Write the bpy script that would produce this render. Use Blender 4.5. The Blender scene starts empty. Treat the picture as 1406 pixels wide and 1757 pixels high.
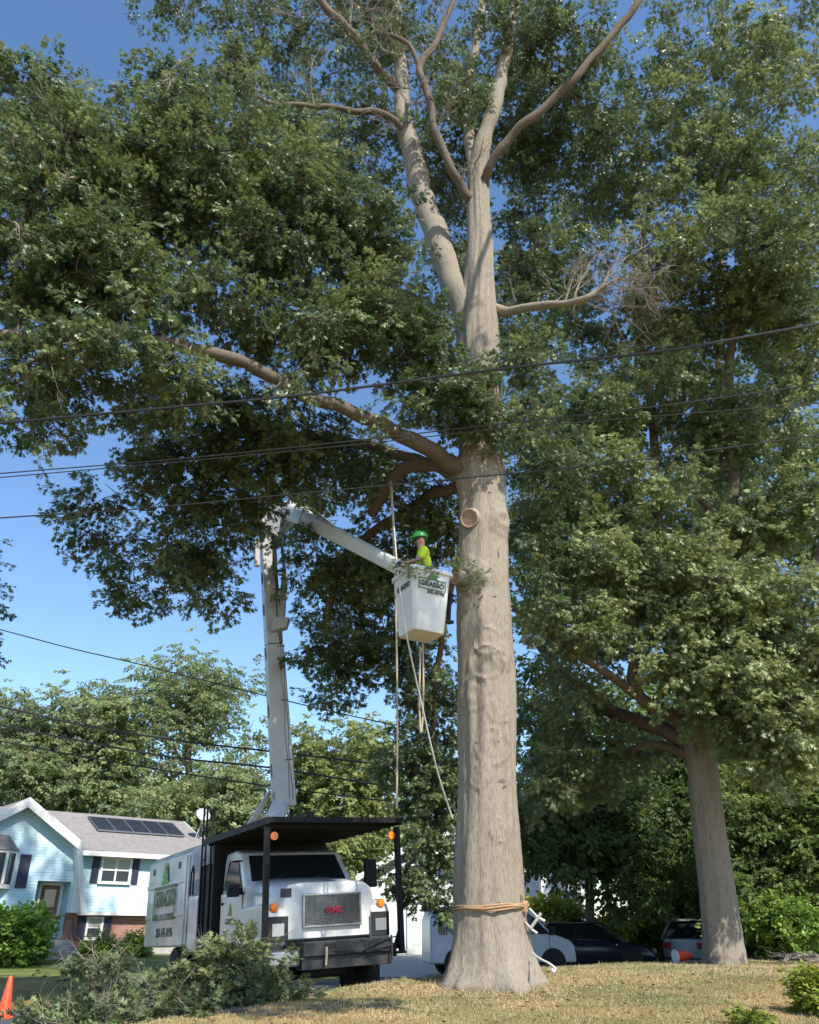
import bpy, math, random
import numpy as np
from mathutils import Vector, Matrix, Euler, noise

random.seed(7); rng = np.random.default_rng(7)
R = math.radians
scene = bpy.context.scene
COL = scene.collection

# ------------------------------------------------------------------ camera, sky, sun
CAMZ, PITCH, F = 1.6, R(27.0), 1410.0
cam_d = bpy.data.cameras.new('camera'); cam = bpy.data.objects.new('camera', cam_d); COL.objects.link(cam)
cam.location = (0, 0, CAMZ); cam.rotation_euler = (R(90) + PITCH, 0, 0)
cam_d.sensor_fit = 'HORIZONTAL'; cam_d.sensor_width = 36.0; cam_d.lens = 36.0 * F / 1406.0
cam_d.clip_end = 2000; scene.camera = cam

TO_SUN = Vector((0.40, -0.60, 0.77)).normalized()
w = bpy.data.worlds.new("World"); scene.world = w; w.use_nodes = True
nt = w.node_tree; nt.nodes.clear()
sky = nt.nodes.new('ShaderNodeTexSky'); sky.sky_type = 'NISHITA'; sky.sun_disc = False
sky.sun_elevation = math.asin(TO_SUN.z); sky.sun_rotation = math.atan2(TO_SUN.x, TO_SUN.y)
sky.air_density = 1.1; sky.dust_density = 0.3; sky.ozone_density = 4.0; sky.altitude = 50
bgn = nt.nodes.new('ShaderNodeBackground'); bgn.inputs['Strength'].default_value = 0.15
wo = nt.nodes.new('ShaderNodeOutputWorld')
hs = nt.nodes.new('ShaderNodeHueSaturation'); hs.inputs['Saturation'].default_value = 1.06
nt.links.new(sky.outputs[0], hs.inputs['Color']); nt.links.new(hs.outputs[0], bgn.inputs[0]); nt.links.new(bgn.outputs[0], wo.inputs[0])
sd = bpy.data.lights.new('sun', 'SUN'); sd.energy = 4.6; sd.angle = R(0.53); sd.color = (1.0, 0.945, 0.85)
so = bpy.data.objects.new('sun', sd); COL.objects.link(so)
so.rotation_euler = TO_SUN.to_track_quat('Z', 'Y').to_euler()
scene.view_settings.view_transform = 'Standard'; scene.view_settings.look = 'None'
scene.view_settings.exposure = 0.62; scene.view_settings.gamma = 1.0
try: scene.view_settings.use_curve_mapping = False
except Exception: pass
scene.render.engine = 'CYCLES'
scene.cycles.max_bounces = 6; scene.cycles.diffuse_bounces = 3; scene.cycles.glossy_bounces = 2
scene.cycles.transmission_bounces = 4; scene.cycles.transparent_max_bounces = 4
scene.cycles.caustics_reflective = False; scene.cycles.caustics_refractive = False

CP, SP = math.cos(PITCH), math.sin(PITCH)
def P(px, py, Y):
    "a place Y metres ahead of the viewer, found by its bearing in the photograph"
    u = (px - 703) / F; v = (878.5 - py) / F
    d = Vector((u, CP - v * SP, SP + v * CP))
    return Vector((0, 0, CAMZ)) + d * (Y / d.y)
def ZC(p): return p[1] * CP + (p[2] - CAMZ) * SP
def MP(p): return ZC(p) / F            # metres per photo pixel at p

# ------------------------------------------------------------------ materials
MATS = {}
def nodes_of(name):
    m = bpy.data.materials.new(name); m.use_nodes = True
    n = m.node_tree; b = n.nodes['Principled BSDF']
    return m, n, b
def setin(b, k, v):
    if k in b.inputs: b.inputs[k].default_value = v
def mat(name, col, rough=0.6, metal=0.0, var=0.0, scale=6.0, bump=0.0, bscale=40.0, spec=0.5, emit=None, stretch=None):
    if name in MATS: return MATS[name]
    m, n, b = nodes_of(name)
    c = (*col, 1.0)
    setin(b, 'Base Color', c); setin(b, 'Roughness', rough); setin(b, 'Metallic', metal); setin(b, 'Specular IOR Level', spec)
    tc = n.nodes.new('ShaderNodeTexCoord'); src = tc.outputs['Object']
    if stretch:
        mp = n.nodes.new('ShaderNodeMapping'); mp.inputs['Scale'].default_value = stretch
        n.links.new(src, mp.inputs[0]); src = mp.outputs[0]
    if var > 0:
        t = n.nodes.new('ShaderNodeTexNoise'); t.inputs['Scale'].default_value = scale; t.inputs['Detail'].default_value = 6
        t.inputs['Roughness'].default_value = 0.65
        n.links.new(src, t.inputs['Vector'])
        r = n.nodes.new('ShaderNodeValToRGB')
        r.color_ramp.elements[0].position = 0.3; r.color_ramp.elements[1].position = 0.7
        r.color_ramp.elements[0].color = (*[x * (1 - var) for x in col], 1)
        r.color_ramp.elements[1].color = (*[min(1, x * (1 + var * 0.7)) for x in col], 1)
        n.links.new(t.outputs[0], r.inputs[0]); n.links.new(r.outputs[0], b.inputs['Base Color'])
    if bump > 0:
        t2 = n.nodes.new('ShaderNodeTexNoise'); t2.inputs['Scale'].default_value = bscale; t2.inputs['Detail'].default_value = 5
        n.links.new(src, t2.inputs['Vector'])
        bp = n.nodes.new('ShaderNodeBump'); bp.inputs['Strength'].default_value = bump; bp.inputs['Distance'].default_value = 0.02
        n.links.new(t2.outputs[0], bp.inputs['Height']); n.links.new(bp.outputs[0], b.inputs['Normal'])
    MATS[name] = m
    return m

def bark_mat(name, dark, light, lich):
    m, n, b = nodes_of(name)
    tc = n.nodes.new('ShaderNodeTexCoord')
    def noise_n(scale, sc, det=6, rough=0.6):
        mp = n.nodes.new('ShaderNodeMapping'); mp.inputs['Scale'].default_value = sc
        n.links.new(tc.outputs['Object'], mp.inputs[0])
        t = n.nodes.new('ShaderNodeTexNoise'); t.inputs['Scale'].default_value = scale; t.inputs['Detail'].default_value = det
        t.inputs['Roughness'].default_value = rough
        n.links.new(mp.outputs[0], t.inputs['Vector']); return t
    a = noise_n(42, (1, 1, 0.17), 8, 0.75)
    r = n.nodes.new('ShaderNodeValToRGB'); e = r.color_ramp.elements
    e[0].position = 0.30; e[0].color = (*dark, 1); e[1].position = 0.55; e[1].color = (*light, 1)
    n.links.new(a.outputs[0], r.inputs[0])
    c = noise_n(1.3, (1, 1, 0.6), 4)
    r2 = n.nodes.new('ShaderNodeValToRGB'); e = r2.color_ramp.elements
    e[0].position = 0.48; e[0].color = (0, 0, 0, 1); e[1].position = 0.7; e[1].color = (1, 1, 1, 1)
    n.links.new(c.outputs[0], r2.inputs[0])
    mx = n.nodes.new('ShaderNodeMixRGB'); mx.inputs[2].default_value = (*lich, 1)
    fm = n.nodes.new('ShaderNodeMath'); fm.operation = 'MULTIPLY'; fm.inputs[1].default_value = 0.45
    n.links.new(r2.outputs[0], fm.inputs[0]); n.links.new(fm.outputs[0], mx.inputs[0])
    n.links.new(r.outputs[0], mx.inputs[1])
    # dark pocks
    sp = noise_n(14, (1, 1, 0.7), 3)
    r3 = n.nodes.new('ShaderNodeValToRGB'); e = r3.color_ramp.elements
    e[0].position = 0.27; e[0].color = (0.4, 0.37, 0.33, 1); e[1].position = 0.34; e[1].color = (1, 1, 1, 1)
    n.links.new(sp.outputs[0], r3.inputs[0])
    mu = n.nodes.new('ShaderNodeMixRGB'); mu.blend_type = 'MULTIPLY'; mu.inputs[0].default_value = 0.8
    n.links.new(mx.outputs[0], mu.inputs[1]); n.links.new(r3.outputs[0], mu.inputs[2])
    n.links.new(mu.outputs[0], b.inputs['Base Color'])
    setin(b, 'Roughness', 0.92); setin(b, 'Specular IOR Level', 0.2)
    bp = n.nodes.new('ShaderNodeBump'); bp.inputs['Strength'].default_value = 0.75; bp.inputs['Distance'].default_value = 0.02
    n.links.new(a.outputs[0], bp.inputs['Height']); n.links.new(bp.outputs[0], b.inputs['Normal'])
    MATS[name] = m
    return m

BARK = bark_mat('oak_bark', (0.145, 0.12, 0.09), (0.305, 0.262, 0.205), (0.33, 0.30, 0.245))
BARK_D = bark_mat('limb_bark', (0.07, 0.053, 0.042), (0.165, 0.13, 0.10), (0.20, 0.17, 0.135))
TWIG = mat('twig_bark', (0.17, 0.13, 0.10), 0.9, var=0.4, scale=5)
DEADT = mat('dead_twig', (0.32, 0.27, 0.22), 0.9, var=0.3, scale=9)

def leaf_mat(name, c0, c1, c2, trans=0.3, gloss=0.45, spec=0.5):
    m, n, b = nodes_of(name)
    at = n.nodes.new('ShaderNodeAttribute'); at.attribute_name = 'tint'; at.attribute_type = 'INSTANCER'
    r = n.nodes.new('ShaderNodeValToRGB'); e = r.color_ramp.elements
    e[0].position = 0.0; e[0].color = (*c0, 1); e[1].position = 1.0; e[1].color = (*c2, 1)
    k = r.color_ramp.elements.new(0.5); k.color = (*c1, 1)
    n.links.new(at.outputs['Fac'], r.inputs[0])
    tc = n.nodes.new('ShaderNodeTexCoord')
    t = n.nodes.new('ShaderNodeTexNoise'); t.inputs['Scale'].default_value = 7.0
    n.links.new(tc.outputs['Object'], t.inputs['Vector'])
    hsv = n.nodes.new('ShaderNodeHueSaturation')
    mr = n.nodes.new('ShaderNodeMapRange'); mr.inputs[1].default_value = 0.3; mr.inputs[2].default_value = 0.7
    mr.inputs[3].default_value = 0.7; mr.inputs[4].default_value = 1.35
    n.links.new(t.outputs[0], mr.inputs[0]); n.links.new(mr.outputs[0], hsv.inputs['Value'])
    n.links.new(r.outputs[0], hsv.inputs['Color'])
    n.links.new(hsv.outputs[0], b.inputs['Base Color'])
    setin(b, 'Roughness', gloss); setin(b, 'Specular IOR Level', spec)
    tr = n.nodes.new('ShaderNodeBsdfTranslucent')
    hs2 = n.nodes.new('ShaderNodeHueSaturation'); hs2.inputs['Value'].default_value = 1.5; hs2.inputs['Hue'].default_value = 0.485
    n.links.new(hsv.outputs[0], hs2.inputs['Color']); n.links.new(hs2.outputs[0], tr.inputs[0])
    ms = n.nodes.new('ShaderNodeMixShader'); ms.inputs[0].default_value = trans
    n.links.new(b.outputs[0], ms.inputs[1]); n.links.new(tr.outputs[0], ms.inputs[2])
    n.links.new(ms.outputs[0], n.nodes['Material Output'].inputs[0])
    MATS[name] = m
    return m
L_OAK = leaf_mat('oak_leaf', (0.050, 0.086, 0.032), (0.120, 0.172, 0.064), (0.26, 0.305, 0.125), 0.27, 0.42, 0.6)
L_MAP = leaf_mat('broad_leaf', (0.06, 0.105, 0.028), (0.12, 0.18, 0.05), (0.23, 0.28, 0.08), 0.4, 0.5, 0.35)
L_FAR = leaf_mat('hazed_leaf', (0.15, 0.20, 0.095), (0.23, 0.29, 0.13), (0.33, 0.38, 0.18), 0.38, 0.55, 0.3)  # far leaves lightened, the colour stands in for distance haze
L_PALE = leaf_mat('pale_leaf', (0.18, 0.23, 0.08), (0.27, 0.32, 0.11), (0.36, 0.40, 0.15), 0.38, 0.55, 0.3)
L_BUSH = leaf_mat('bush_leaf', (0.06, 0.13, 0.02), (0.13, 0.23, 0.04), (0.24, 0.34, 0.07), 0.3, 0.5, 0.35)
L_YEL = leaf_mat('yellow_leaf', (0.10, 0.16, 0.02), (0.20, 0.26, 0.03), (0.36, 0.36, 0.05), 0.35, 0.5, 0.3)
L_WILT = leaf_mat('wilting_leaf', (0.055, 0.085, 0.035), (0.12, 0.16, 0.065), (0.24, 0.26, 0.11), 0.2, 0.5, 0.4)

# ------------------------------------------------------------------ mesh builder
class MB:
    def __init__(s): s.v = []; s.f = []
    def add(s, vs, fs):
        o = len(s.v); s.v += [tuple(x) for x in vs]; s.f += [tuple(i + o for i in f) for f in fs]; return s
    def box(s, x0, x1, y0, y1, z0, z1, M=None):
        vs = [Vector(c) for c in ((x0,y0,z0),(x1,y0,z0),(x1,y1,z0),(x0,y1,z0),(x0,y0,z1),(x1,y0,z1),(x1,y1,z1),(x0,y1,z1))]
        if M is not None: vs = [M @ c for c in vs]
        return s.add(vs, [(0,3,2,1),(4,5,6,7),(0,1,5,4),(1,2,6,5),(2,3,7,6),(3,0,4,7)])
    def bar(s, a, b, wx, wz, up=Vector((0,0,1))):
        a = Vector(a); b = Vector(b); d = (b - a).normalized()
        if abs(d.dot(up)) > 0.98: up = Vector((1, 0, 0))
        r = d.cross(up).normalized(); q = r.cross(d).normalized()
        vs = []
        for p in (a, b):
            for sx, sz in ((-1,-1),(1,-1),(1,1),(-1,1)): vs.append(p + r * sx * wx / 2 + q * sz * wz / 2)
        return s.add(vs, [(0,1,2,3),(7,6,5,4),(0,4,5,1),(1,5,6,2),(2,6,7,3),(3,7,4,0)])
    def prism(s, pts, a, b, axis='y'):
        "polygon pts extruded from a to b along axis; y: pts are (x,z); x: (y,z); z: (x,y)"
        def mk(p, t):
            return {'y': (p[0], t, p[1]), 'x': (t, p[0], p[1]), 'z': (p[0], p[1], t)}[axis]
        n = len(pts); vs = [mk(p, a) for p in pts] + [mk(p, b) for p in pts]
        return s.add(vs, [tuple(range(n))[::-1], tuple(range(n, 2*n))] + [(i, (i+1) % n, n + (i+1) % n, n + i) for i in range(n)])
    def loft(s, rings, cap=True, closed=True):
        n = len(rings[0]); o = len(s.v); vs = [p for r in rings for p in r]; fs = []
        for i in range(len(rings) - 1):
            for j in range(n if closed else n - 1):
                k = (j + 1) % n
                fs.append((i*n + j, i*n + k, (i+1)*n + k, (i+1)*n + j))
        if cap: fs += [tuple(range(n))[::-1], tuple((len(rings)-1)*n + j for j in range(n))]
        return s.add(vs, fs)
    def tube(s, pts, rad, n=6, cap=True):
        pts = [Vector(p) for p in pts]
        if not hasattr(rad, '__len__'): rad = [rad] * len(pts)
        rings = []; nrm = None
        for i, p in enumerate(pts):
            d = (pts[min(i+1, len(pts)-1)] - pts[max(i-1, 0)])
            d = d.normalized() if d.length > 1e-9 else Vector((0,0,1))
            if nrm is None:
                nrm = d.cross(Vector((0.3, 0.2, 1)) if abs(d.z) < 0.9 else Vector((1, 0.1, 0))).normalized()
            else:
                nrm = (nrm - d * nrm.dot(d)); nrm = nrm.normalized() if nrm.length > 1e-6 else d.orthogonal().normalized()
            q = d.cross(nrm)
            rings.append([p + (nrm * math.cos(2*math.pi*j/n) + q * math.sin(2*math.pi*j/n)) * rad[i] for j in range(n)])
        return s.loft(rings, cap)
    def lathe(s, prof, M=None, n=20):
        "prof: (r, z)"
        rings = []
        for r, z in prof:
            ring = [Vector((r*math.cos(2*math.pi*j/n), r*math.sin(2*math.pi*j/n), z)) for j in range(n)]
            rings.append([M @ p for p in ring] if M is not None else ring)
        return s.loft(rings)
    def build(s, name, m, parent=None, smooth=False, bevel=0.0, label=None, kind=None):
        me = bpy.data.meshes.new(name); me.from_pydata(s.v, [], s.f)
        me.materials.append(m); me.update()
        o = bpy.data.objects.new(name, me); COL.objects.link(o)
        if parent is not None: o.parent = parent
        if smooth:
            me.polygons.foreach_set('use_smooth', [True] * len(me.polygons))
            try: me.set_sharp_from_angle(angle=R(40))
            except Exception: pass
        if bevel > 0:
            bm = o.modifiers.new('bevel', 'BEVEL'); bm.width = bevel; bm.segments = 2; bm.limit_method = 'ANGLE'; bm.angle_limit = R(35)
            me.polygons.foreach_set('use_smooth', [True] * len(me.polygons))
            try: bm.harden_normals = True
            except Exception: pass
        if label: o['label'] = label
        if kind: o['kind'] = kind
        return o

def tag(o, label=None, cat=None, group=None, kind=None):
    if label: o['label'] = label
    if cat: o['category'] = cat
    if group: o['group'] = group
    if kind: o['kind'] = kind
    return o
def thing(name, label, cat, loc=(0,0,0), rot=(0,0,0), group=None):
    o = bpy.data.objects.new(name, None); COL.objects.link(o)
    o.location = loc; o.rotation_euler = rot; o.empty_display_size = 0.3
    return tag(o, label, cat, group)
def text(name, body, size, m, parent, M, extrude=0.004, sx=1.0, shear=0.0, bold=0.0, align='CENTER'):
    c = bpy.data.curves.new(name, 'FONT'); c.body = body; c.size = size; c.extrude = extrude
    c.align_x = align; c.align_y = 'CENTER'; c.shear = shear; c.offset = bold
    c.resolution_u = 3
    tmp = bpy.data.objects.new(name, c); COL.objects.link(tmp)
    me = bpy.data.meshes.new_from_object(tmp.evaluated_get(bpy.context.evaluated_depsgraph_get()))
    bpy.data.objects.remove(tmp); bpy.data.curves.remove(c); me.materials.clear(); me.materials.append(m); me.name = name
    o = bpy.data.objects.new(name, me); COL.objects.link(o)
    if parent: o.parent = parent
    o.matrix_local = M @ Matrix.Diagonal((sx, 1, 1, 1))
    return o
def smooth_path(pts, rads, sub=5, wob=0.0, seed=0):
    "Catmull-Rom through points"
    pts = [Vector(p) for p in pts]; out = []; ro = []
    n = len(pts)
    for i in range(n - 1):
        p0 = pts[max(i-1, 0)]; p1 = pts[i]; p2 = pts[i+1]; p3 = pts[min(i+2, n-1)]
        for k in range(sub):
            t = k / sub
            q = 0.5 * ((2*p1) + (p2 - p0)*t + (2*p0 - 5*p1 + 4*p2 - p3)*t*t + (3*p1 - p0 - 3*p2 + p3)*t*t*t)
            r = rads[i] + (rads[i+1] - rads[i]) * t
            if wob: q = q + noise.noise_vector(q * 1.7 + Vector((seed, 0, 0))) * wob * r
            out.append(q); ro.append(r)
    out.append(pts[-1]); ro.append(rads[-1])
    return out, ro

# ------------------------------------------------------------------ terrain
GX = [-14, -6, -3.4, -2.33, -1.3, 0.2, 4, 9, 14, 30]; GY = [4, 8.4, 11.4, 12.9, 14.7, 16.7, 20.6, 24.4, 26.5, 32]
def sst(a, b, t):
    t = np.clip((t - a) / (b - a), 0, 1); return t*t*(3 - 2*t)
def Hn(x, y):
    x = np.asarray(x, float); y = np.asarray(y, float)
    f = y - np.interp(x, GX, GY)
    zl = 0.0535 * np.clip(y, -5, 17.5)
    zl = np.where(y > 19.5, zl - 0.0, zl)
    zr = 0.45 + 0.05 * np.clip(x + 1.5, -4.6, 1.2) - 0.02 * np.clip(-6.1 - x, 0, 6)
    zfar = 0.44 - 0.05 * sst(-4, 1, x)
    zr = zr + (zfar - zr) * sst(19, 26, y)
    zr = zr + (0.69 - zfar) * sst(31, 38, y) + 0.006 * np.clip(y - 60, 0, 500)
    t = sst(-0.35, 0.95, f)
    z = zl * (1 - t) + zr * t
    z = z + 0.22 * np.exp(-(((x - 1.3)**2 + (y - 15)**2) / 1.6**2)) * 0.15
    z = z + 0.015 * np.sin(x * 1.7 + 0.6 * y) * (1 - t)
    return z
def H(x, y): return float(Hn(x, y))
xs = np.unique(np.concatenate([np.linspace(-400, -30, 14), np.linspace(-30, -12, 25), np.arange(-12, 16, 0.25), np.linspace(16, 40, 25), np.linspace(40, 400, 14)]))
ys = np.unique(np.concatenate([np.linspace(-40, 4, 10), np.arange(4, 32, 0.25), np.linspace(32, 60, 29), np.linspace(60, 700, 20)]))
def sheet(name, m, keep, lift):
    X, Y = np.meshgrid(xs, ys); Z = Hn(X, Y) + lift
    nx = len(xs); idx = {}; vs = []; fs = []
    cx = (X[:-1, :-1] + X[1:, 1:]) / 2; cy = (Y[:-1, :-1] + Y[1:, 1:]) / 2
    K = keep(cx, cy)
    for j, i in zip(*np.nonzero(K)):
        q = []
        for jj, ii in ((j, i), (j, i+1), (j+1, i+1), (j+1, i)):
            k = (jj, ii)
            if k not in idx: idx[k] = len(vs); vs.append((float(X[k]), float(Y[k]), float(Z[k])))
            q.append(idx[k])
        fs.append(q)
    mb = MB(); mb.v = vs; mb.f = fs
    o = mb.build(name, m, smooth=True); o['kind'] = 'structure'
    return o
# lawn material: dry straw with green patches, greener past the road
def ground_mat():
    m, n, b = nodes_of('dry_lawn')
    tc = n.nodes.new('ShaderNodeTexCoord')
    def nz(s, det=6, rg=0.6):
        t = n.nodes.new('ShaderNodeTexNoise'); t.inputs['Scale'].default_value = s; t.inputs['Detail'].default_value = det
        t.inputs['Roughness'].default_value = rg; n.links.new(tc.outputs['Object'], t.inputs['Vector']); return t
    a = nz(0.55); r = n.nodes.new('ShaderNodeValToRGB'); e = r.color_ramp.elements
    e[0].position = 0.38; e[0].color = (0.21, 0.20, 0.075, 1); e[1].position = 0.6; e[1].color = (0.40, 0.285, 0.13, 1)
    n.links.new(a.outputs[0], r.inputs[0])
    c = nz(26, 8, 0.75); r2 = n.nodes.new('ShaderNodeValToRGB'); e = r2.color_ramp.elements
    e[0].position = 0.3; e[0].color = (0.5, 0.48, 0.42, 1); e[1].position = 0.68; e[1].color = (1.2, 1.15, 1.05, 1)
    n.links.new(c.outputs[0], r2.inputs[0])
    mu = n.nodes.new('ShaderNodeMixRGB'); mu.blend_type = 'MULTIPLY'; mu.inputs[0].default_value = 1
    n.links.new(r.outputs[0], mu.inputs[1]); n.links.new(r2.outputs[0], mu.inputs[2])
    # green lawn beyond the road
    sep = n.nodes.new('ShaderNodeSeparateXYZ'); n.links.new(tc.outputs['Object'], sep.inputs[0])
    mr = n.nodes.new('ShaderNodeMapRange'); mr.inputs[1].default_value = 25; mr.inputs[2].default_value = 27
    n.links.new(sep.outputs[1], mr.inputs[0])
    g = nz(0.9); r3 = n.nodes.new('ShaderNodeValToRGB'); e = r3.color_ramp.elements
    e[0].position = 0.4; e[0].color = (0.10, 0.15, 0.035, 1); e[1].position = 0.7; e[1].color = (0.24, 0.23, 0.08, 1)
    n.links.new(g.outputs[0], r3.inputs[0])
    mx = n.nodes.new('ShaderNodeMixRGB'); n.links.new(mr.outputs[0], mx.inputs[0])
    n.links.new(mu.outputs[0], mx.inputs[1]); n.links.new(r3.outputs[0], mx.inputs[2])
    n.links.new(mx.outputs[0], b.inputs['Base Color']); setin(b, 'Roughness', 0.95); setin(b, 'Specular IOR Level', 0.1)
    bp = n.nodes.new('ShaderNodeBump'); bp.inputs['Strength'].default_value = 0.8; bp.inputs['Distance'].default_value = 0.05
    n.links.new(c.outputs[0], bp.inputs['Height']); n.links.new(bp.outputs[0], b.inputs['Normal'])
    return m
sheet('lawn', ground_mat(), lambda x, y: np.ones_like(x, bool), 0.0)
ASPH = mat('asphalt', (0.075, 0.075, 0.08), 0.9, var=0.35, scale=3, bump=0.4, bscale=160)
def road_keep(x, y):
    f = y - np.interp(x, GX, GY)
    return (f > 0.75) & (f < 11.5) & (x > -28) & (x < 30) & (y > -2)
sheet('road', ASPH, road_keep, 0.006)
CONC = mat('driveway_concrete', (0.36, 0.34, 0.31), 0.9, var=0.2, scale=4, bump=0.2)
sheet('driveway', CONC, lambda x, y: (x > -2.3) & (x < 1.6) & (y > 27) & (y < 39.4), 0.012)

# ------------------------------------------------------------------ leaf sprays and foliage
def spray_proto(name, leafm, n, L, lobed=True, spread=0.34, seed=0, twig=True):
    r = np.random.default_rng(seed + 100); vs = []; fs = []; mi = []
    def addleaf(base, d, nrm, L):
        d = d / np.linalg.norm(d); s = np.cross(nrm, d); s /= np.linalg.norm(s); nn = np.cross(d, s)
        def pt(u, w, h=0.0): return base + d * (u * L) + s * (w * L) + nn * (h * L)
        o = len(vs)
        if lobed:
            P_ = [pt(0, 0), pt(0.2, 0.03), pt(0.2, -0.03), pt(0.48, 0.06), pt(0.48, -0.06), pt(0.74, 0.06), pt(0.74, -0.06), pt(1, 0, -0.1),
                  pt(0.40, 0.32, -0.09), pt(0.40, -0.32, -0.09), pt(0.76, 0.42, -0.12), pt(0.76, -0.42, -0.12), pt(1.02, 0.22, -0.12), pt(1.02, -0.22, -0.12)]
            F_ = [(0,2,1),(1,2,4,3),(3,4,6,5),(5,6,7),(1,3,8),(2,9,4),(3,5,10),(4,11,6),(5,6,12),(6,5,13)]
        else:
            P_ = [pt(0,0), pt(0.35,0.24,-0.03), pt(0.35,-0.24,-0.03), pt(0.75,0.2,-0.06), pt(0.75,-0.2,-0.06), pt(1,0,-0.14)]
            F_ = [(0,2,1),(1,2,4,3),(3,4,5)]
        vs.extend(P_); fs.extend([tuple(i + o for i in f) for f in F_]); mi.extend([0] * len(F_))
    for i in range(n):
        t = r.uniform(0.15, 1.0)
        az = r.uniform(-1.5, 1.5) if t < 0.85 else r.uniform(-1.0, 1.0)
        base = np.array([t * spread, 0.10 * spread * math.sin(az * 2), 0.02 * r.normal()])
        d = np.array([math.cos(az), math.sin(az), r.normal() * 0.35 - 0.12])
        nrm = np.array([r.normal() * 0.75, r.normal() * 0.75, 1.0])
        addleaf(base + d * 0.02, d, nrm, L * r.uniform(0.7, 1.15))
    if twig:
        o = len(vs); th = 0.004
        for x in (0, spread):
            for a in range(3): vs.append(np.array([x, th*math.cos(a*2.09), th*math.sin(a*2.09)]))
        for a in range(3):
            fs.append((o+a, o+(a+1) % 3, o+3+(a+1) % 3, o+3+a)); mi.append(1)
    me = bpy.data.meshes.new(name); me.from_pydata([tuple(v) for v in vs], [], fs)
    me.materials.append(leafm); me.materials.append(TWIG)
    me.polygons.foreach_set('material_index', mi); me.update()
    return bpy.data.objects.new(name, me)      # source of the leaf geometry, never linked to the scene

GROUPS = {}
def foliage_group(key, leafm, **kw):
    if key in GROUPS: return GROUPS[key]
    ng = bpy.data.node_groups.new('foliage_' + key, 'GeometryNodeTree')
    ng.interface.new_socket('Geometry', in_out='INPUT', socket_type='NodeSocketGeometry')
    ng.interface.new_socket('Geometry', in_out='OUTPUT', socket_type='NodeSocketGeometry')
    N = ng.nodes; Lk = ng.links
    gi = N.new('NodeGroupInput'); go = N.new('NodeGroupOutput'); iop = N.new('GeometryNodeInstanceOnPoints')
    iop.inputs['Pick Instance'].default_value = True
    gti = N.new('GeometryNodeJoinGeometry')
    for k in range(4):
        ob = spray_proto('spray_' + key, leafm, seed=k + len(GROUPS) * 10, **kw)
        oi = N.new('GeometryNodeObjectInfo'); oi.inputs['Object'].default_value = ob
        g2 = N.new('GeometryNodeGeometryToInstance')
        Lk.new(oi.outputs['Geometry'], g2.inputs[0]); Lk.new(g2.outputs[0], gti.inputs[0])
    Lk.new(gti.outputs[0], iop.inputs['Instance'])
    def na(nm, ty):
        a = N.new('GeometryNodeInputNamedAttribute'); a.data_type = ty; a.inputs['Name'].default_value = nm
        return [s for s in a.outputs if s.enabled][0]
    Lk.new(na('idx', 'INT'), iop.inputs['Instance Index'])
    e2r = N.new('FunctionNodeEulerToRotation'); Lk.new(na('rot', 'FLOAT_VECTOR'), e2r.inputs[0]); Lk.new(e2r.outputs[0], iop.inputs['Rotation'])
    Lk.new(na('scl', 'FLOAT'), iop.inputs['Scale'])
    m2p = N.new('GeometryNodeMeshToPoints')
    Lk.new(gi.outputs[0], m2p.inputs[0]); Lk.new(m2p.outputs[0], iop.inputs['Points'])
    Lk.new(iop.outputs[0], go.inputs[0])
    GROUPS[key] = ng
    return ng
def foliage(name, grp, pts, rot, scl, tint, leafm, parent=None):
    n = len(pts); me = bpy.data.meshes.new(name); me.vertices.add(n)
    me.vertices.foreach_set('co', np.asarray(pts, np.float32).ravel())
    for nm, ty, arr, key in (('rot', 'FLOAT_VECTOR', rot, 'vector'), ('scl', 'FLOAT', scl, 'value'), ('tint', 'FLOAT', tint, 'value')):
        a = me.attributes.new(nm, ty, 'POINT'); a.data.foreach_set(key, np.asarray(arr, np.float32).ravel())
    a = me.attributes.new('idx', 'INT', 'POINT'); a.data.foreach_set('value', rng.integers(0, 4, n).astype(np.int32))
    me.materials.append(leafm); me.update()
    o = bpy.data.objects.new(name, me); COL.objects.link(o)
    if parent is not None: o.parent = parent
    o['kind'] = 'stuff'
    md = o.modifiers.new('leaves', 'NODES'); md.node_group = grp
    return o
G_OAK = foliage_group('oak', L_OAK, n=18, L=0.14, spread=0.34)
G_MAP = foliage_group('broad', L_MAP, n=16, L=0.15, lobed=False, spread=0.36)
G_FAR = foliage_group('far', L_FAR, n=34, L=0.115, lobed=False, spread=0.5)
G_PALE = foliage_group('pale', L_PALE, n=34, L=0.115, lobed=False, spread=0.5)
G_BUSH = foliage_group('bush', L_BUSH, n=18, L=0.085, lobed=False, spread=0.2)
G_YEL = foliage_group('yellow', L_YEL, n=16, L=0.06, lobed=False, spread=0.16)
G_WILT = foliage_group('wilt', L_WILT, n=14, L=0.14, spread=0.32)

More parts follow.
